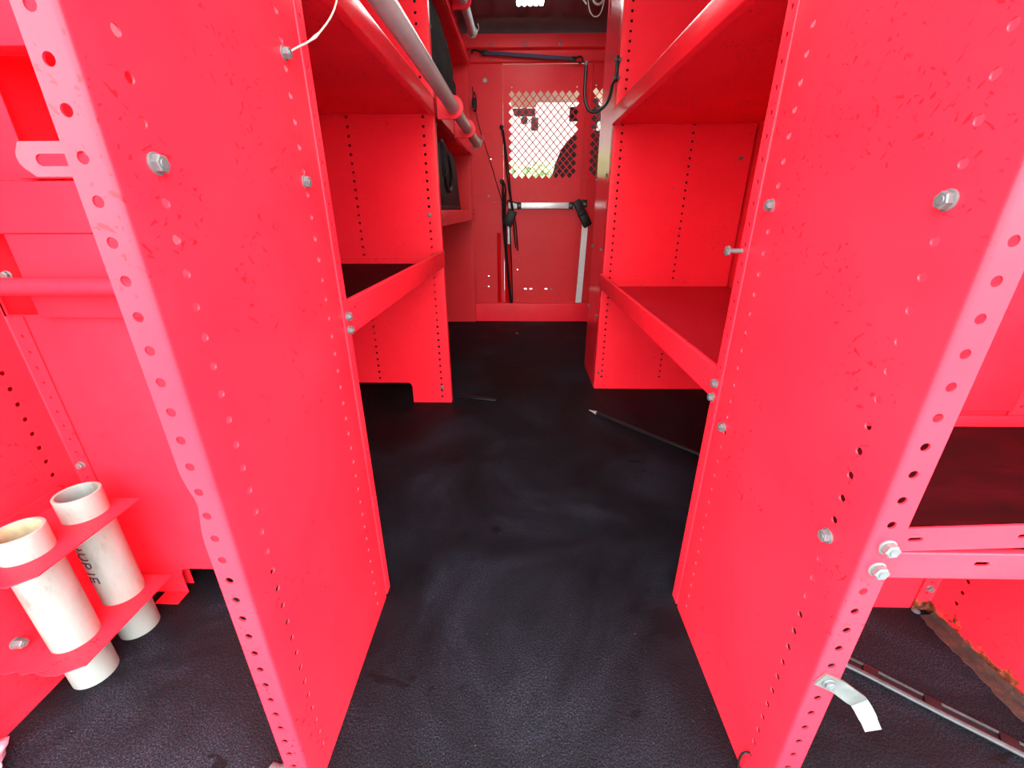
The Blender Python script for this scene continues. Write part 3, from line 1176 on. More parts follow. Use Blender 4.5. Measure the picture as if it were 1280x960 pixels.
out = [(U(-0.417), 0.0)] + [(b.len, 0.0), (b.len, ZTOP), (0, ZTOP), (0, 0.083)] + [(U(q[0]), q[1]) for q in reversed(arc(-0.4335, 0.0665, 0.0165, 0, 90))]
hs = [h for h in hs if not any((p[1] < 0.09 and p[0] < U(-0.41)) for p in h)]
bm = bmesh.new()
sheet(bm, out, hs, 0.0016, b, b.folds)
obj('end_panel', bm, M['clean'], ls, label='far end panel with two columns of holes and a leg at its foot')
sl = [(0.640, -1), (0.640, 1)]
tray(ls, 'shelf', -0.78, XL, 0.6275, 1.5005, 0.530, 0.574, 0.522, XL - 0.0012, 1, M['liner'], [(0.655, 1), (0.655, -1)], 'red', True)
tray(ls, 'shelf', -0.78, XL, 0.6275, 1.5005, 0.977, 1.012, 0.970, XL - 0.0012, 1, M['red'], [(1.10, 1)], 'gloss', False)
for y, z in ((0.6185, 0.553), (0.6185, 0.532)):
    bolt(ls, (XL, y, z), (1, 0, 0), 0.0105)
for z in (0.562, 0.538, 0.999, 0.982):
    bolt(ls, (-0.266, 1.512, z), (1, 0, 0), 0.009, 0.004)
bolt(ls, (-0.3025, YR, 0.686), (0, -1, 0), 0.010, 0.004)
bolt(ls, (-0.3025, YR, 0.0636), (0, -1, 0), 0.010, 0.004)

# ---- right
rs = thing('shelving_unit', 'right middle red shelving bay with a bare red shelf beside the aisle', 'shelving', (0.5, 1.1, 0))
b = Bend([(XR + 0.012, YF2), (XR, YF2), (XR, 0.616), (0.70, 0.616)], 'xy', -1, r=0.003)
u1 = b.u_at((XR, 0.603))
hs = [circle_pts(u1, z, 0.0032, 8) for z in grid_z(0.03, 1.48, 0.0214)]
bm = bmesh.new()
sheet(bm, rect(0, b.len, 0, ZTOP), hs, 0.0014, b, b.folds)
obj('end_panel', bm, M['red'], rs, label='near end panel, only its holed edge strip showing')
YR2 = 1.656
b = Bend([(0.795, YR2), (0.315, YR2), (0.315, 1.680)], 'xy', -1, r=0.003)
hs = perf((0.344, 0.585), 0.03, 1.48, 0.0018, b, YR2)
bm = bmesh.new()
sheet(bm, rect(0, b.len, 0, ZTOP), hs, 0.0016, b, b.folds)
box(bm, 0.318, 0.795, YR2 - 0.006, YR2 - 0.0001, 0.0003, 0.004)
obj('end_panel', bm, M['clean'], rs, label='far end panel with two columns of holes')
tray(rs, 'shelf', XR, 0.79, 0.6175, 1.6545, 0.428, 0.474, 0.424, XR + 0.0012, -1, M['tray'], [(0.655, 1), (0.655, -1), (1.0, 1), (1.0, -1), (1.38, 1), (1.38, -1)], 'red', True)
tray(rs, 'shelf', XR, 0.79, 0.6175, 1.6545, 0.972, 1.012, 0.965, XR + 0.0012, -1, M['red'], [(1.02, 1), (1.02, -1), (1.36, 1), (1.36, -1)], 'gloss', False)
for y, z in ((0.608, 0.452), (0.610, 0.428)):
    bolt(rs, (XR, y, z), (-1, 0, 0), 0.0110)
bolt(rs, (XR, 0.607, 0.648), (-1, 0, 0), 0.012, 0.004, False, 0.018)
bolt(rs, (0.760, YR2, 0.864), (0, -1, 0), 0.010)
bolt(rs, (0.330, YR2, 0.0700), (0, -1, 0), 0.008)

# ---- closed cabinet end beyond the right bay
rc = thing('cabinet', 'tall glossy red cabinet side facing the aisle at the far right, below the black hook', 'cabinet', (0.5, 1.8, 0))
b = Bend([(0.334, 1.6815), (0.315, 1.6815), (0.315, 1.948), (0.795, 1.948)], 'xy', -1, r=0.004)
bm = bmesh.new()
hs = []
for yy in (1.70, 1.92):
    hs += [circle_pts(b.u_at((0.315, yy)), z, 0.0024, 8) for z in grid_z(0.06, 1.25, 0.01, 0.0508)]
hs += [slot_pts(b.u_at((0.315, 1.895)), 1.42, 0.07, 0.012, True), slot_pts(b.u_at((0.315, 1.73)), 1.42, 0.08, 0.014, True)]
sheet(bm, rect(0, b.len, 0, ZTOP), hs, 0.0016, b, b.folds)
obj('side_panel', bm, M['gloss'], rc)
bm = bmesh.new()
box(bm, 0.322, 0.79, 1.683, 1.688, 0.004, 1.48)  # added black sheet: stands in for the shade inside the end panel's holes
obj('hole_shade_sheet', bm, M['bagmat'], rc)
for y, z in ((1.715, 0.817), (1.715, 0.560), (1.715, 0.298), (1.93, 0.816), (1.93, 0.556), (1.93, 0.295), (1.692, 0.441), (1.692, 0.419)):
    bolt(rc, (0.315, y, z), (-1, 0, 0), 0.009, 0.004)
hk = thing('hook', 'large black metal hook bolted to the corner of the red cabinet', 'hook', (0.25, 1.64, 1.0))
bm = bmesh.new()
tube(bm, [(0.3075, 1.645, 1.150), (0.3075, 1.645, 1.120), (0.3070, 1.642, 1.093), (0.296, 1.635, 1.078), (0.291, 1.632, 1.050), (0.279, 1.63, 1.022), (0.254, 1.63, 1.002), (0.229, 1.63, 1.001), (0.212, 1.63, 1.022), (0.206, 1.63, 1.055), (0.206, 1.63, 1.098), (0.2065, 1.63, 1.127)], 0.0052, 10, 5)
obj('hook_rod', bm, M['blackrub'], hk)
bm = bmesh.new()
tube(bm, [(0.2065, 1.63, 1.126), (0.2065, 1.63, 1.137)], 0.0062, 10, 0)
obj('hook_cap', bm, M['zinc'], hk, label='small metal cap')
bm = bmesh.new()
box(bm, 0.3025, 0.313, 1.640, 1.650, 1.085, 1.156, 0.002)
obj('hook_plate', bm, M['blackpl'], hk)
for z in (1.142, 1.094):
    bolt(hk, (0.3035, 1.6405, z), (-0.6, -0.8, 0), 0.009, 0.006, False)
    bolt(hk, (0.312, 1.6395, z), (0.6, -0.8, 0), 0.009, 0.006, False)

# ---- left front unit up to the partition
lf = thing('shelving_unit', 'far left red shelving bay against the partition, stacked with black bags', 'shelving', (-0.5, 2.2, 0))
XA = -0.286
b = Bend([(-0.78, 2.806), (-0.298, 2.806), (-0.298, 2.8135)], 'xy', 1, r=0.002)
hs = perf((-0.325,), 0.03, 1.43, 0.0006, b, 2.806, 0.0030, 8)
bm = bmesh.new()
sheet(bm, rect(0, b.len, 0, 1.49), hs, 0.0014, b, b.folds)
obj('end_panel', bm, M['bulk'], lf, label='far end panel with one column of holes')
b = Bend([(-0.292, 1.5265), (-0.270, 1.5265), (-0.270, 1.548)], 'xy', 1, r=0.003)
bm = bmesh.new()
sheet(bm, rect(0, b.len, 0.0, 1.49), [], 0.0014, b, b.folds)
obj('corner_post', bm, M['red'], lf, label='near corner post, only its front edge showing')


def tray2(z0, z1, zf):
    return tray(lf, 'shelf', -0.78, XA, 1.5495, 2.8045, zf, z1, z0, XA, 1, M['red'], [], 'gloss', False)


tray2(0.646, 0.702, 0.690)
tray2(1.000, 1.062, 1.006)
tray2(1.437, 1.492, 1.443)
for z in (0.69, 0.66, 1.012, 1.45):
    bolt(lf, (XA, 2.79, z), (1, 0, 0), 0.008, 0.003, False)
for z in (1.20, 0.95, 0.68):
    bolt(lf, (-0.270, 1.538, z), (1, 0, 0), 0.009, 0.004, False)


# ================================================================== rails
def rail(label, x, z, y0, y1, r, rings, ring_w, tabx, wire):
    t = thing('rail', label, 'rail', (x, y0, z))
    bm = bmesh.new()
    prof = [(r - 0.002, 0.0), (r, 0.0), (r, y1 - y0), (r - 0.002, y1 - y0)]
    lathe(bm, prof + [(r - 0.002, 0.0)], (x, y0, z), (0, 1, 0), 28)
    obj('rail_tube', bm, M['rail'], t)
    for y in rings:
        bm = bmesh.new()
        R1 = r + ring_w
        o2 = [(tabx, z - R1)] + [(x + R1 * math.cos(math.radians(a)), z + R1 * math.sin(math.radians(a))) for a in range(-90, 91, 12)] + [(tabx, z + R1)]
        sheet(bm, o2, [circle_pts(x, z, r + 0.0006, 28)], 0.011, plane_map((0, y, 0), (1, 0, 0), (0, 0, 1)))
        box(bm, tabx - 0.0, tabx + 0.0025, y, y + 0.03, z - R1, z + R1)
        obj('rail_bracket', bm, M['clean'], t, label='red ring bracket')
    if wire:
        bm = bmesh.new()
        for k in range(3):
            yy = y1 - 0.012 - k * 0.010
            pts = [(x + (r + 0.0025 + 0.003 * (k == 1)) * math.cos(a * PI / 8 + k), yy + 0.006 * math.sin(a * PI / 4 + k), z + (r + 0.0025) * math.sin(a * PI / 8 + k)) for a in range(17)]
            tube(bm, pts, 0.0018, 6, 2)
        tube(bm, [(x + r, y1 - 0.02, z), (x + r + 0.012, y1 - 0.016, z + 0.012), (x + r + 0.010, y1 - 0.03, z + 0.03)], 0.0018, 6, 3)
        obj('wire_tie', bm, M['wire'], t, label='cream wire wound round the tube end')
    return t


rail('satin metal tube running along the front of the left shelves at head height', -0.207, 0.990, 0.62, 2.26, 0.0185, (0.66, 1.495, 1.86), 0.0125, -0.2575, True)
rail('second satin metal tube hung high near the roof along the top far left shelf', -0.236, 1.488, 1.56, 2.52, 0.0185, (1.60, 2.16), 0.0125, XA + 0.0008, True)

# ================================================================== cargo and fittings
# black jacket hanging inside the far left bay
bm = bmesh.new()
cols = 14
zs = [1.415, 1.39, 1.34, 1.28, 1.2, 1.12, 1.06, 1.012]
ring = []
for i, z in enumerate(zs):
    s = i / (len(zs) - 1)
    y0_ = 1.64 + 0.03 * s
    y1_ = 2.34 + 0.40 * s ** 0.5
    row = []
    for j in range(2 * cols):
        t = j / (2 * cols) * 2 * PI
        yy = (y0_ + y1_) / 2 + (y1_ - y0_) / 2 * math.cos(t)
        xx = -0.385 + (0.05 + 0.02 * s) * math.sin(t) + 0.014 * math.sin(9 * yy * 3 + i * 0.8) * (0.5 + s) + 0.014 * random.random()
        row.append(bm.verts.new((xx, yy, z + 0.006 * math.sin(yy * 17))))
    ring.append(row)
for a, c in zip(ring, ring[1:]):
    for k in range(2 * cols):
        bm.faces.new((a[k], a[(k + 1) % (2 * cols)], c[(k + 1) % (2 * cols)], c[k]))
bm.faces.new(ring[0])
bm.faces.new(list(reversed(ring[-1])))
bmesh.ops.subdivide_edges(bm, edges=bm.edges[:], cuts=1, use_grid_fill=True, smooth=0.6)
recentre(tag(obj('jacket', bm, M['cloth'], angle=80), 'black padded cloth jacket heaped on the far left upper shelf', 'jacket'))
# black bag on the shelf below
bg_ = thing('bag', 'black nylon bag standing on the far left shelf under the metal tube', 'bag', (-0.42, 2.15, 0.692))
bm = bmesh.new()
pro = [(1.70, 0.692), (2.46, 0.692), (2.45, 0.73), (2.40, 0.80), (2.34, 0.93), (2.20, 0.962), (1.75, 0.965), (1.70, 0.93)]
n_ = len(pro)
lays = []
for x, sc in ((-0.54, 0.93), (-0.52, 1.0), (-0.35, 1.0), (-0.322, 0.95)):
    cy = sum(p[0] for p in pro) / n_
    lays.append([bm.verts.new((x + 0.004 * math.sin(k * 2.1), cy + (p[0] - cy) * sc, 0.692 + (p[1] - 0.692) * (0.5 + sc / 2))) for k, p in enumerate(pro)])
for a, c in zip(lays, lays[1:]):
    for k in range(n_):
        bm.faces.new((a[k], a[(k + 1) % n_], c[(k + 1) % n_], c[k]))
bm.faces.new(lays[0])
bm.faces.new(list(reversed(lays[-1])))
bmesh.ops.bevel(bm, geom=bm.edges[:], offset=0.008, segments=2, affect='EDGES')
obj('bag_body', bm, M['bagmat'], bg_, angle=60)
bm = bmesh.new()
tube(bm, [(-0.32, 1.95, 0.955), (-0.312, 2.05, 0.90), (-0.312, 2.10, 0.82), (-0.316, 2.06, 0.78), (-0.318, 1.98, 0.80), (-0.316, 1.94, 0.87)], 0.008, 8)
obj('strap', bm, M['blackrub'], bg_)
bm = bmesh.new()
box(bm, -0.330, -0.318, 1.72, 2.44, 0.696, 0.720, 0.003)
obj('base_trim', bm, M['blackpl'], bg_, label='pale-edged black base band')
# black coil hooked to the near edge, upper and lower
for z, y, lab in ((1.36, 1.58, 'small black cord coil hanging at the upper far left bay edge'), (0.86, 1.585, 'small black cord coil hanging in front of the black bag')):
    bm = bmesh.new()
    for k in range(3):
        pts = [(-0.262 + 0.004 * k, y + 0.006 * k + 0.020 * math.cos(a * PI / 6), z + (0.055 - 0.006 * k) * math.sin(a * PI / 6)) for a in range(13)]
        tube(bm, pts, 0.003, 6, 2, False)
    recentre(tag(obj('cord_coil', bm, M['blackrub']), lab, 'cord coil', 'black cord coils'))

# navy strap with black hooks along the header
st = thing('bungee_strap', 'dark navy elastic strap with black hooks stretched across the header', 'strap', (0.02, 2.81, 1.46))
bm = bmesh.new()
for a, c in (((-0.195, 2.806, 1.494), (0.275, 2.806, 1.464)),):
    a, c = Vector(a), Vector(c)
    dd = (c - a).normalized()
    obox(bm, (a + c) / 2, (dd, (0, 1, 0), dd.cross(Vector((0, 1, 0)))), ((c - a).length / 2, 0.003, 0.0085), 0.0015)
obj('webbing', bm, M['navy'], st)
bm = bmesh.new()
tube(bm, [(-0.20, 2.806, 1.494), (-0.225, 2.806, 1.499), (-0.255, 2.808, 1.507), (-0.272, 2.812, 1.501), (-0.268, 2.816, 1.490)], 0.005, 8)
obox(bm, (-0.20, 2.806, 1.494), ((1, 0, -0.06), (0, 1, 0), (0.06, 0, 1)), (0.016, 0.006, 0.011), 0.002)
obj('strap_hook', bm, M['blackpl'], st)
bm = bmesh.new()
tube(bm, [(0.275, 2.806, 1.464), (0.30, 2.806, 1.468), (0.322, 2.806, 1.474), (0.336, 2.808, 1.460), (0.326, 2.812, 1.446), (0.312, 2.814, 1.450)], 0.005, 8)
obox(bm, (0.282, 2.806, 1.463), ((1, 0, -0.06), (0, 1, 0), (0.06, 0, 1)), (0.014, 0.006, 0.011), 0.002)
obj('strap_hook', bm, M['blackpl'], st)

# cords hanging on the partition
bm = bmesh.new()
lathe(bm, [(0, 0), (0.012, 0), (0.012, 0.008), (0.007, 0.014), (0, 0.015)], (-0.114, YB - 0.0005, 1.150), (0, -1, 0), 14)
tube(bm, [(-0.112, 2.828, 1.150), (-0.107, 2.828, 1.125), (-0.095, 2.826, 1.018), (-0.082, 2.825, 0.891), (-0.060, 2.798, 0.749), (-0.046, 2.80, 0.644), (-0.030, 2.815, 0.477)], 0.0042, 8)
tube(bm, [(-0.104, 2.828, 1.135), (-0.089, 2.826, 1.039), (-0.070, 2.825, 0.891), (-0.056, 2.796, 0.758), (-0.030, 2.80, 0.62), (-0.016, 2.815, 0.460)], 0.0042, 8)
recentre(tag(obj('elastic_cord', bm, M['blackrub']), 'black doubled bungee cord hanging beside the mesh window from a peg', 'bungee cord'))
bm = bmesh.new()
lathe(bm, [(0, 0), (0.014, 0), (0.014, 0.008), (0.008, 0.014), (0, 0.015)], (-0.115, YB - 0.0005, 0.862), (0, -1, 0), 14)
tube(bm, [(-0.112, 2.83, 0.862), (-0.098, 2.815, 0.848), (-0.091, 2.812, 0.812), (-0.100, 2.806, 0.770)], 0.0055, 8)
tube(bm, [(-0.108, 2.83, 0.850), (-0.108, 2.815, 0.80), (-0.108, 2.812, 0.70), (-0.106, 2.812, 0.60), (-0.098, 2.812, 0.50), (-0.082, 2.812, 0.32), (-0.062, 2.812, 0.128)], 0.0065, 8)
tube(bm, [(-0.092, 2.812, 0.80), (-0.096, 2.812, 0.70), (-0.092, 2.812, 0.56), (-0.086, 2.810, 0.44), (-0.072, 2.812, 0.26), (-0.056, 2.812, 0.128)], 0.0060, 8)
tube(bm, [(-0.070, 2.80, 0.640), (-0.064, 2.816, 0.53), (-0.056, 2.818, 0.33), (-0.050, 2.816, 0.128)], 0.0040, 8)
recentre(tag(obj('strap_bundle', bm, M['blackrub']), 'bundle of black straps hanging from a lower peg down to the kick board', 'straps'))
ck = thing('cord_reel', 'black oval cord bobbin on the left partition edge with a thin line running down', 'cord', (-0.262, 2.80, 1.21))
bm = bmesh.new()
for k in range(4):
    pts = [(-0.262 + 0.010 * math.cos(a * PI / 6), 2.790 - 0.004 * k, 1.262 + (0.046 - 0.002 * k) * math.sin(a * PI / 6)) for a in range(13)]
    tube(bm, pts, 0.0035, 6, 2, False)
box(bm, -0.270, -0.254, 2.790, 2.8055, 1.235, 1.285, 0.003)
tube(bm, [(-0.268, 2.79, 1.30), (-0.272, 2.79, 1.33), (-0.275, 2.80, 1.34)], 0.003, 6)
obj('bobbin', bm, M['blackrub'], ck)
bm = bmesh.new()
tube(bm, [(-0.258, 2.786, 1.218), (-0.236, 2.80, 1.13), (-0.186, 2.81, 0.985), (-0.148, 2.812, 0.86), (-0.112, 2.806, 0.748)], 0.0022, 6)
obj('line', bm, M['blackrub'], ck)
bm = bmesh.new()
lathe(bm, [(0, 0), (0.006, 0), (0.005, 0.004), (0, 0.005)], (-0.2835, 2.8055, 1.25), (0, -1, 0), 10)
obj('screw', bm, M['zinc'], ck)

# loose cable tied to a bolt of the near left panel
bm = bmesh.new()
tube(bm, [(-0.2535, 0.5575, 0.8597), (-0.2493, 0.572, 0.8684), (-0.2419, 0.582, 0.8756), (-0.2348, 0.592, 0.8845), (-0.2291, 0.602, 0.895), (-0.2227, 0.612, 0.9079), (-0.2189, 0.622, 0.9217), (-0.2185, 0.632, 0.9357), (-0.2170, 0.645, 0.9700)], lambda s: 0.0010 + 0.0009 * max(0, 1 - abs(s - 0.36) * 14), 8)
recentre(tag(obj('cable', bm, M['wire']), 'thin cream cable curving up from a bolt on the near left panel', 'cable'))
# wires near the roof
bm = bmesh.new()
tube(bm, [(0.286, 2.35, 1.612), (0.289, 2.35, 1.560), (0.298, 2.35, 1.520), (0.312, 2.35, 1.498), (0.329, 2.35, 1.491), (0.346, 2.35, 1.500), (0.357, 2.35, 1.525), (0.362, 2.35, 1.56), (0.365, 2.35, 1.612)], 0.0024, 8)
recentre(tag(obj('wire_loop', bm, M['wire']), 'thin cream wire loop drooping from the roof by the cabinet', 'wire'))
bm = bmesh.new()
tube(bm, [(0.305, 2.36, 1.612), (0.312, 2.36, 1.565), (0.322, 2.36, 1.545), (0.338, 2.36, 1.538), (0.354, 2.36, 1.546), (0.362, 2.36, 1.57), (0.364, 2.36, 1.612)], 0.0050, 8)
recentre(tag(obj('wire_loop', bm, M['wire']), 'thicker cream cable bend above the thin wire loop', 'wire'))
bm = bmesh.new()
tube(bm, [(0.262, 2.35, 1.612), (0.267, 2.35, 1.560), (0.276, 2.35, 1.546), (0.285, 2.35, 1.535)], 0.0036, 8)
recentre(tag(obj('wire_end', bm, M['wire']), 'short cream cable end pointing down from the roof', 'wire'))

# ceiling light with rows of LED lenses
cl_ = thing('ceiling_light', 'white rectangular lamp with rows of lit lenses on the van roof', 'light', (0.038, 2.30, 1.59))
bm = bmesh.new()
box(bm, -0.026, 0.104, 2.12, 2.50, 1.588, 1.612, 0.004)
obj('lamp_housing', bm, M['housing'], cl_)
for i in range(5):
    bm = bmesh.new()
    x = -0.013 + i * 0.0262
    box(bm, x - 0.0095, x + 0.0095, 2.128, 2.492, 1.584, 1.5885, 0.002)
    lathe(bm, [(0.0095, 0), (0.008, 0.004), (0, 0.006)], (x, 2.486, 1.586), (0, 0, -1), 12)
    obj('lamp_lens', bm, M['led'], cl_, label='row of lit lenses')

# things lying on the floor
rd = thing('rod', 'thin black rod with a pale metal tip lying across the aisle floor', 'rod', (0.40, 1.27, 0))
a = Vector((0.285, 1.40, 0.0078))
c = Vector((0.62, 1.05, 0.0078))
bm = bmesh.new()
tube(bm, [a, a.lerp(c, 0.3), a.lerp(c, 0.32), a.lerp(c, 0.6), c], 0.0062, 10, 0)
obj('rod_shaft', bm, M['blackrub'], rd)
bm = bmesh.new()
t_ = a + (a - c).normalized() * 0.024
tube(bm, [a, a.lerp(t_, 0.6), a.lerp(t_, 0.62), t_ + (a - c).normalized() * 0.012], lambda s: 0.0056 * (1 - s) + 0.0012, 10, 0)
obj('rod_tip', bm, M['alu'], rd, label='pale metal tip')
wb = thing('rubber_strip', 'long flat black strip lying along the near right floor under the shelf', 'strip', (0.63, 0.42, 0))
bm = bmesh.new()
cs = [(0.525, 0.4985), (0.56, 0.472), (0.60, 0.441), (0.64, 0.409), (0.68, 0.377), (0.735, 0.335)]
for off, r in ((0.0105, 0.0024), (-0.0085, 0.0040)):
    tube(bm, [(x + off * 0.62, y + off * 0.78, r + 0.0006 + 0.0015 * math.sin(k * 1.9) ** 2) for k, (x, y) in enumerate(cs)], r, 8, 5)
obj('edge_tube', bm, M['greyrub'], wb)
bm = bmesh.new()
for (x0, y0), (x1, y1) in zip(cs, cs[1:]):
    dd = Vector((x1 - x0, y1 - y0, 0))
    obox(bm, ((x0 + x1) / 2, (y0 + y1) / 2, 0.002), (dd, (-dd.y, dd.x, 0), (0, 0, 1)), (dd.length / 2, 0.0095, 0.0014))
obj('web', bm, M['blackpl'], wb)
for s in (0.22, 0.50, 0.80):
    bm = bmesh.new()
    p = Vector((cs[0][0], cs[0][1], 0)).lerp(Vector((cs[-1][0], cs[-1][1], 0)), s)
    dd = Vector((0.235, -0.18, 0))
    obox(bm, (p.x, p.y, 0.0045), (dd, (-dd.y, dd.x, 0), (0, 0, 1)), (0.010, 0.0115, 0.0028), 0.0015)
    obj('clip', bm, M['blackpl'], wb)
bm = bmesh.new()
a, c = Vector((-0.255, 1.562, 0.004)), Vector((-0.092, 1.520, 0.004))
dd = c - a
obox(bm, (a + c) / 2, (dd, (-dd.y, dd.x, 0), (0, 0, 1)), (dd.length / 2, 0.011, 0.0035), 0.002)
recentre(tag(obj('strip', bm, M['blackpl']), 'flat black strip lying at the foot of the left bay leg', 'strip'))
bm = bmesh.new()
lathe(bm, [(0, 0.0), (0.009, 0.0), (0.009, 0.003), (0.005, 0.005), (0, 0.0055)], (-0.019, 2.507, 0), (0, 0, 1), 14)
recentre(tag(obj('floor_bolt', bm, M['zinc']), 'bright bolt head in the floor before the kick board', 'bolt'))
# cloth scraps at the lower left corner
rg = thing('rag', 'faded pink cloth with a loop lying at the near left floor corner', 'rag', (-0.70, 0.29, 0))
bm = bmesh.new()
bmesh.ops.create_icosphere(bm, subdivisions=3, radius=1.0)
for v in bm.verts:
    k = 1 + 0.14 * math.sin(v.co.x * 7 + v.co.y * 5) + 0.1 * math.sin(v.co.z * 9)
    v.co = Vector((-0.722 + v.co.x * 0.026 * k, 0.280 + v.co.y * 0.060 * k, 0.019 + v.co.z * 0.017 * k))
obj('cloth', bm, M['pink'], rg, angle=180)
bm = bmesh.new()
tube(bm, [(-0.704, 0.300, 0.024), (-0.693, 0.309, 0.026), (-0.684, 0.308, 0.024), (-0.682, 0.300, 0.018), (-0.688, 0.288, 0.010), (-0.696, 0.276, 0.006)], 0.0032, 8)
obj('loop', bm, M['pink'], rg)
bm = bmesh.new()
bmesh.ops.create_icosphere(bm, subdivisions=3, radius=1.0)
for v in bm.verts:
    k = 1 + 0.12 * math.sin(v.co.x * 6 + v.co.y * 5)
    v.co = Vector((-0.318 + v.co.x * 0.024 * k, 0.300 + v.co.y * 0.026 * k, 0.0095 + v.co.z * 0.009 * k))
recentre(tag(obj('rag', bm, M['khaki'], angle=180), 'small grey cloth scrap at the foot of the near left panel', 'rag'))

# ================================================================== cab beyond the partition
bm = bmesh.new()
box(bm, -0.95, 0.95, 2.92, 4.6, -0.13, -0.10)
struct(obj('cab_floor', bm, M['dash']), 'dark floor of the cab', 'floor')
bm = bmesh.new()
box(bm, -0.95, 0.95, 2.90, 3.47, 1.505, 1.53, 0.004)
bmesh.ops.recalc_face_normals(bm, faces=bm.faces)
struct(obj('cab_roof', bm, M['headlin']), 'cream headliner over the cab', 'ceiling')
bm = bmesh.new()
box(bm, -0.95, 0.95, 3.43, 3.47, 1.392, 1.505, 0.01)
struct(obj('cab_header', bm, M['headlin']), 'cream header rail above the windshield', 'trim')
for sx in (-1, 1):
    bm = bmesh.new()
    box(bm, sx * 0.95 - 0.03, sx * 0.95 + 0.03, 2.92, 4.6, -0.1, 0.78, 0.01)
    box(bm, sx * 0.95 - 0.03, sx * 0.95 + 0.03, 2.90, 3.05, 0.78, 1.53, 0.01)
    tube(bm, [(sx * 0.93, 3.47, 1.47), (sx * 0.94, 4.15, 0.86)], 0.035, 8, 0)
    struct(obj('cab_side', bm, M['vanpaint']), 'cab side with a door below an open window', 'wall')
bm = bmesh.new()
pr = [(3.72, 0.30), (3.66, 0.60), (3.70, 0.86), (3.80, 0.915), (4.16, 0.90), (4.55, 0.80), (4.60, 0.30)]
a = [bm.verts.new((-0.92, y, z)) for y, z in pr]
c = [bm.verts.new((0.92, y, z)) for y, z in pr]
bm.faces.new(a)
bm.faces.new(list(reversed(c)))
for i in range(len(pr)):
    bm.faces.new((a[(i + 1) % len(pr)], a[i], c[i], c[(i + 1) % len(pr)]))
bmesh.ops.bevel(bm, geom=bm.edges[:], offset=0.02, segments=3, affect='EDGES')
tag(recentre(obj('dashboard', bm, M['dash'])), 'grey dashboard under the windshield seen through the mesh', 'dashboard')
bm = bmesh.new()
q = [bm.verts.new(p) for p in ((-0.92, 4.17, 0.89), (0.92, 4.17, 0.89), (0.90, 3.46, 1.40), (-0.90, 3.46, 1.40))]
bm.faces.new(q)
r_ = bmesh.ops.extrude_face_region(bm, geom=bm.faces[:])
for v in r_['geom']:
    if isinstance(v, bmesh.types.BMVert):
        v.co += Vector((0, 0.003, 0.004))
struct(obj('window_1', bm, M['glass'], smooth=False), 'sloping windshield glass of the cab', 'window')
# sun visor and mirror
bm = bmesh.new()
obox(bm, (0.018, 3.405, 1.395), ((1, 0, 0), (0, 0.25, 1), (0, 1, -0.25)), (0.088, 0.045, 0.009), 0.007)
tag(recentre(obj('sun_visor', bm, M['headlin'])), 'cream sun visor folded down at the top left of the mesh window', 'sun visor')
mi = thing('rear_view_mirror', 'dark rear view mirror below the sun visor in the mesh window', 'mirror', (0.02, 3.42, 1.33))
bm = bmesh.new()
pts = [(-0.064, 1.352), (0.104, 1.352), (0.090, 1.308), (-0.046, 1.308)]
f0 = [bm.verts.new((x, 3.42, z)) for x, z in pts]
f1 = [bm.verts.new((x * 0.95, 3.455, z)) for x, z in pts]
bm.faces.new(f0)
bm.faces.new(list(reversed(f1)))
for i in range(4):
    bm.faces.new((f0[(i + 1) % 4], f0[i], f1[i], f1[(i + 1) % 4]))
bmesh.ops.bevel(bm, geom=bm.edges[:], offset=0.004, segments=2, affect='EDGES')
obj('mirror_shell', bm, M['dash'], mi)
bm = bmesh.new()
tube(bm, [(0.02, 3.45, 1.335), (0.02, 3.475, 1.37), (0.02, 3.485, 1.388)], 0.009, 8, 0)
obj('mirror_stem', bm, M['dash'], mi)
bm = bmesh.new()
box(bm, 0.072, 0.124, 3.50, 3.53, 1.232, 1.312, 0.006)
tube(bm, [(0.098, 3.515, 1.31), (0.098, 3.52, 1.345)], 0.006, 8, 0)
tag(recentre(obj('dash_camera', bm, M['dash'])), 'small grey box hanging on the windshield right of the mirror', 'camera')
bm = bmesh.new()
lathe(bm, [(0, -0.012), (0.022, -0.010), (0.026, 0), (0.022, 0.010), (0, 0.012)], (0.022, 3.52, 1.296), (0, 1, 0), 16)
tube(bm, [(0.022, 3.52, 1.32), (0.022, 3.525, 1.338)], 0.005, 8, 0)
tag(recentre(obj('sensor', bm, M['dash'])), 'small round grey sensor on the windshield below the mirror', 'sensor')


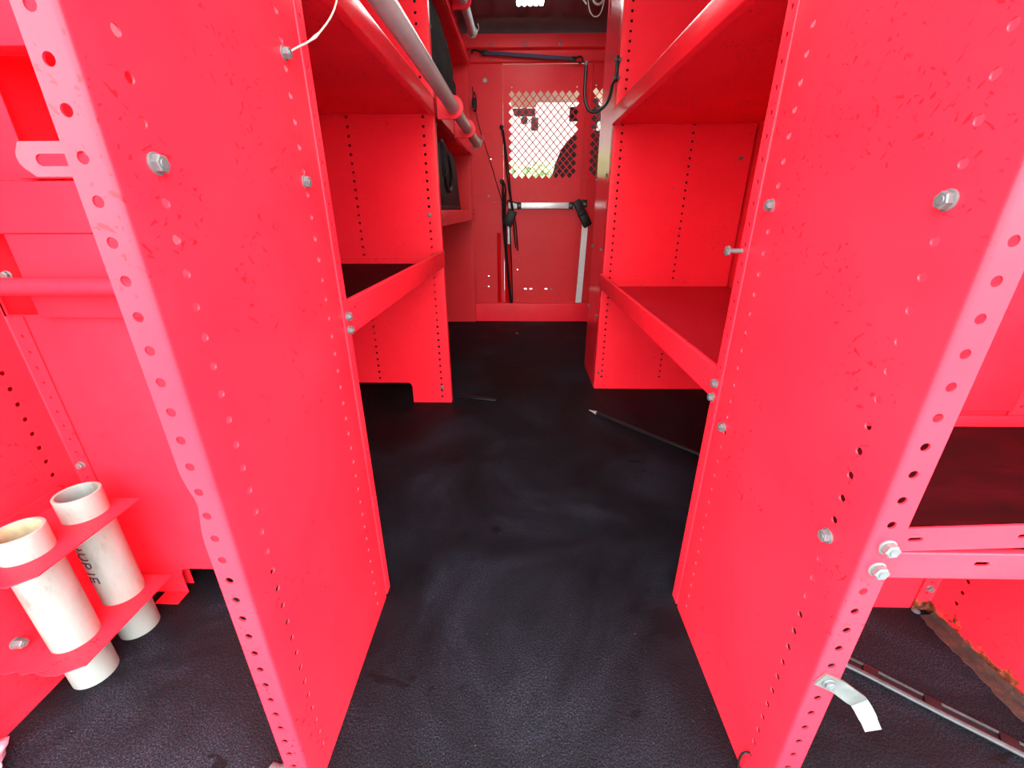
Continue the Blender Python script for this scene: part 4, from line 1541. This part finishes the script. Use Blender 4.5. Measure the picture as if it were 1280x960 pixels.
# seats
def seat(sx, label):
    t = thing('car_seat', label, 'seat', (sx, 3.35, -0.1))
    bm = bmesh.new()
    o = [(-0.24, 0.30), (-0.245, 0.80), (-0.225, 0.96), (-0.17, 1.085), (-0.10, 1.155), (-0.04, 1.185), (0.04, 1.185), (0.10, 1.155), (0.17, 1.085), (0.225, 0.96), (0.245, 0.80), (0.24, 0.30)]
    f0 = [bm.verts.new((sx + x, 3.16 + (0.02 if abs(x) > 0.2 else 0) - 0.05 * (z - 0.3), z)) for x, z in o]
    f1 = [bm.verts.new((sx + x * 0.97, 3.30 - 0.08 * (z - 0.3), z)) for x, z in o]
    bm.faces.new(f0)
    bm.faces.new(list(reversed(f1)))
    for i in range(len(o)):
        j = (i + 1) % len(o)
        bm.faces.new((f0[j], f0[i], f1[i], f1[j]))
    bmesh.ops.bevel(bm, geom=bm.edges[:], offset=0.025, segments=3, affect='EDGES')
    obj('seat_back', bm, M['seat'], t, angle=60)
    bm = bmesh.new()
    bmesh.ops.create_cube(bm, size=1.0)
    bmesh.ops.bevel(bm, geom=bm.edges[:], offset=0.28, segments=5, affect='EDGES')
    for v in bm.verts:
        v.co = Vector((sx + v.co.x * 0.25, 3.20 + v.co.y * 0.11, 1.275 + v.co.z * 0.165))
    obj('headrest', bm, M['seat'], t, angle=180)
    for dx in (-0.05, 0.05):
        bm = bmesh.new()
        tube(bm, [(sx + dx, 3.20, 1.15), (sx + dx, 3.20, 1.23)], 0.006, 8, 0)
        obj('headrest_post', bm, M['zinc'], t)
    bm = bmesh.new()
    box(bm, sx - 0.25, sx + 0.25, 3.20, 3.70, 0.18, 0.34, 0.05)
    obj('seat_cushion', bm, M['seat'], t, angle=60)
    bm = bmesh.new()
    box(bm, sx - 0.2, sx + 0.2, 3.2, 3.6, -0.1, 0.18, 0.02)
    obj('seat_base', bm, M['dash'], t)


seat(0.440, 'dark fabric cab seat with headrest behind the right of the mesh window')

# ================================================================== outdoors
bm = bmesh.new()
box(bm, -40, 40, -30, 60, -0.70, -0.66)
struct(obj('ground', bm, M['asphalt'], smooth=False), 'pale paved ground outside the van', 'ground')


def tree(x, y, h, r, label):
    t = thing('tree', label, 'tree', (x, y, -0.66), 'trees beyond the windshield')
    bm = bmesh.new()
    tube(bm, [(x, y, -0.66), (x + 0.05, y, h * 0.3), (x - 0.03, y, h * 0.6)], lambda s: 0.13 - 0.07 * s, 8)
    obj('trunk', bm, M['bark'], t)
    bm = bmesh.new()
    for _ in range(1500):
        d_ = Vector((random.gauss(0, 1), random.gauss(0, 1), random.gauss(0, 1))).normalized() * (random.random() ** 0.4)
        p = Vector((x + d_.x * r, y + d_.y * r, h * 0.62 + d_.z * h * 0.42))
        a_ = Vector((random.gauss(0, 1), random.gauss(0, 1), random.gauss(0, 1))).normalized()
        b_ = a_.orthogonal().normalized()
        s = 0.13 + 0.08 * random.random()
        bm.faces.new([bm.verts.new(p + a_ * s), bm.verts.new(p + b_ * s * 0.55), bm.verts.new(p - a_ * s), bm.verts.new(p - b_ * s * 0.55)])
    obj('foliage', bm, M['leaf'], t, smooth=False, recalc=False)


for x, y, h, r, lab in ((-1.3, 14, 2.25, 1.5, 'green tree at the far left of the mesh window'), (1.2, 20, 2.5, 1.7, 'pale green tree behind the middle of the mesh window'), (3.6, 15, 2.1, 1.6, 'green tree behind the cab seat')):
    tree(x, y, h, r, lab)
